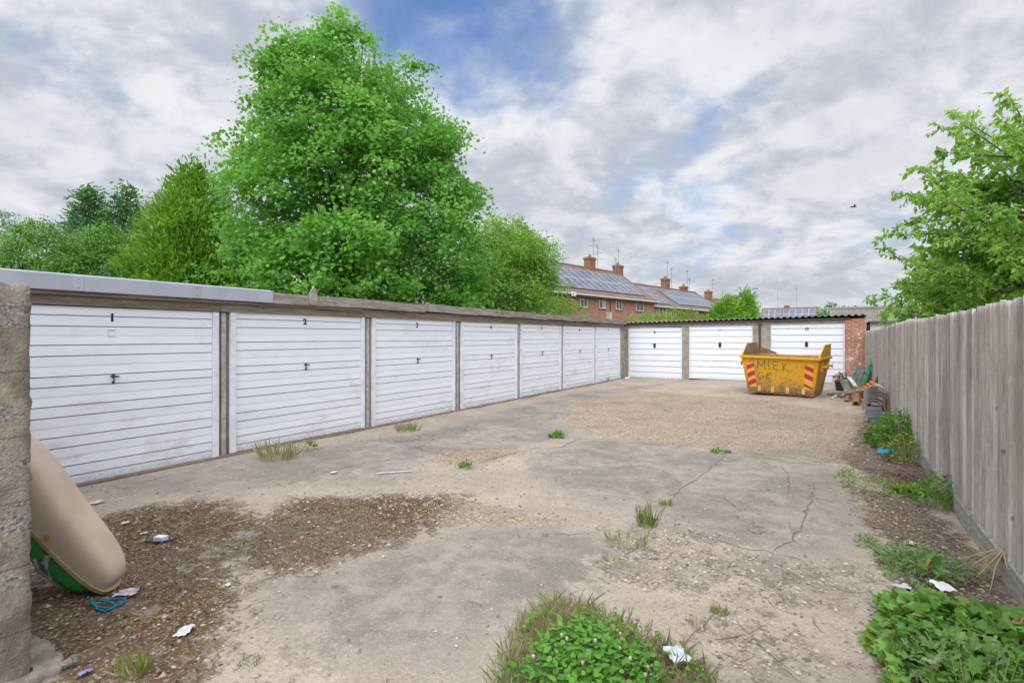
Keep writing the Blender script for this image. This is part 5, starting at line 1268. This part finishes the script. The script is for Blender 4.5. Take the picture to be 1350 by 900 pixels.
# bird
bx, by = pd(1125.5, 30); bz = EYE + (HOR - 273) / F * 30
mb = MB(); mb.tube([(-.16, 0, 0), (-.08, 0, .01), (.04, 0, .02), (.12, 0, .025), (.17, 0, .02)], [.012, .035, .045, .03, .006], 8)
bird = mb.build('bird', M['black'], None, (bx, by, bz), R(20), smooth=True); tag(bird, 'small dark bird flying in the cloudy sky left of the cherry', 'bird')
for s in (-1, 1):
    mb = MB(); mb.hexa([(-.03, s * .03, .02), (.06, s * .03, .02), (.03, s * .2, .09), (-.05, s * .2, .09), (-.03, s * .03, .032), (.06, s * .03, .032), (.03, s * .2, .098), (-.05, s * .2, .098)])
    mb.hexa([(-.05, s * .2, .09), (.03, s * .2, .09), (-.05, s * .36, .06), (-.09, s * .36, .06), (-.05, s * .2, .098), (.03, s * .2, .098), (-.05, s * .36, .064), (-.09, s * .36, .064)])
    mb.build('wing', M['black'], bird)

# ------------------------------------------------------------------ sky and light
SX, SY = .24, -.97; SUN_EL = R(44)
w = bpy.data.worlds.new('World'); SC.world = w; w.use_nodes = True; nt = w.node_tree; nt.nodes.clear(); g = G(nt)
out = nt.nodes.new('ShaderNodeOutputWorld'); bg = g.n('Background'); g.l(bg.outputs[0], out.inputs[0])
sky = g.n('TexSky', sky_type='NISHITA', sun_disc=False, sun_elevation=SUN_EL, sun_rotation=math.atan2(SX, SY), air_density=1.0, dust_density=.6, ozone_density=1.5)
dirv = g.coord('Generated'); sep = g.n('SeparateXYZ'); g.l(dirv, sep.inputs[0])
zc = g.math('MAXIMUM', sep.outputs[2], 0.0); k = g.math('DIVIDE', 1.0, g.math('ADD', zc, .34))
cv = g.n('CombineXYZ'); g.l(g.math('MULTIPLY', sep.outputs[0], k), cv.inputs[0]); g.l(g.math('MULTIPLY', sep.outputs[1], k), cv.inputs[1])
rotn = g.n('Mapping'); g.l(cv.outputs[0], rotn.inputs[0]); rotn.inputs['Rotation'].default_value = (0, 0, -AN); rotn.inputs['Location'].default_value = (3.1, 1.7, 0)
v = rotn.outputs[0]
def dirpx(px, py):
    a = np.array([(px - CX) / F, 1.0, (HOR - py) / F]); x, y = cam2w(a[0], a[1]); q = np.array([x, y, a[2]]); return tuple(q / np.linalg.norm(q))
def blob(px, py, r):
    d = g.n('VectorMath', operation='DISTANCE'); nv = g.n('VectorMath', operation='NORMALIZE'); g.l(dirv, nv.inputs[0]); g.l(nv.outputs[0], d.inputs[0]); d.inputs[1].default_value = dirpx(px, py)
    return g.ramp(d.outputs['Value'], r, r * .25)
n1 = g.noise(v, 1.7, 9, .60, .35); n2 = g.noise(g.map(v, (1, 1, 1), (7.3, 2.2, 0)), 3.4, 8, .60, .35)
n3 = g.noise(g.map(v, (1, 1, 1), (.4, 9.2, 0)), 7.5, 7, .6, .3)
hole = g.math('ADD', g.math('ADD', g.math('MULTIPLY', blob(625, 0, .30), .215), g.math('MULTIPLY', blob(150, 100, .16), .05)), g.math('ADD', g.math('MULTIPLY', blob(850, 165, .26), .09), g.math('MULTIPLY', blob(0, 40, .14), .05)))
hole = g.math('ADD', hole, g.math('ADD', g.math('MULTIPLY', blob(1270, 155, .08), .06), g.math('MULTIPLY', blob(690, 300, .10), .05)))
cov = g.math('SUBTRACT', g.math('ADD', g.math('MULTIPLY', n1, .62), g.math('ADD', g.math('MULTIPLY', n2, .28), g.math('MULTIPLY', n3, .16))), hole)
alpha = g.ramp(cov, .19, .50)
thick = g.ramp(cov, .47, .68)
puff = g.ramp(g.math('ADD', g.math('MULTIPLY', n2, .6), g.math('MULTIPLY', n3, .4)), .41, .60)
bright = g.mix(puff, (.49, .52, .595), (.80, .81, .84))
cloud = g.mix(g.math('MULTIPLY', thick, .4), bright, (.46, .48, .545))
high = g.ramp(sep.outputs[2], .50, .95)      # mask for sky gain added overhead to light the scene
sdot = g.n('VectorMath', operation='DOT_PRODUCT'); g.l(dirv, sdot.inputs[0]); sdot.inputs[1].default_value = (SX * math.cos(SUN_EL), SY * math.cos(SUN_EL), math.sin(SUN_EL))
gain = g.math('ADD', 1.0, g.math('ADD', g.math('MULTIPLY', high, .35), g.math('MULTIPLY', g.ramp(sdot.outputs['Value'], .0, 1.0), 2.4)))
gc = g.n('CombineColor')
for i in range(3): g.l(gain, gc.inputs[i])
skyc = g.mix(1.0, sky.outputs[0], (.10, .105, .115), 'MULTIPLY')
sky_dim = g.mix(.06, g.mix(1.0, skyc, (.82, 1.21, 1.5), 'MULTIPLY'), (.55, .60, .70))
fin = g.mix(alpha, sky_dim, cloud)
fin = g.mix(g.ramp(sep.outputs[2], .10, -.01), fin, (.62, .66, .72))
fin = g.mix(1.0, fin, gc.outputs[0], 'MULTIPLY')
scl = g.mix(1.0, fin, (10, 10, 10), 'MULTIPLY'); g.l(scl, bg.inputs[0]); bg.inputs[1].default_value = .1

sd = bpy.data.lights.new('sun', 'SUN'); sd.energy = 1.0; sd.angle = R(11); sd.color = (1, .955, .89)
so = bpy.data.objects.new('sun', sd); COL.objects.link(so)
sv = Vector((SX * math.cos(SUN_EL), SY * math.cos(SUN_EL), math.sin(SUN_EL))); so.rotation_euler = (-sv).to_track_quat('-Z', 'Y').to_euler(); so.location = (0, 0, 20)

cd = bpy.data.cameras.new('camera'); cd.sensor_width = 36; cd.lens = F / 1350 * 36; cd.clip_end = 3000; cd.clip_start = .05; cd.shift_y = -(450 - HOR) / 1350
co = bpy.data.objects.new('camera', cd); COL.objects.link(co); co.location = (0, 0, EYE); co.rotation_euler = (R(90), 0, AN); SC.camera = co
vs = SC.view_settings; vs.view_transform = 'Standard'; vs.look = 'None'; vs.exposure = .12; vs.gamma = 1; vs.use_curve_mapping = False
SC.cycles.use_denoising = True; SC.cycles.max_bounces = 5; SC.cycles.diffuse_bounces = 3; SC.cycles.glossy_bounces = 2; SC.cycles.transmission_bounces = 3; SC.cycles.transparent_max_bounces = 8
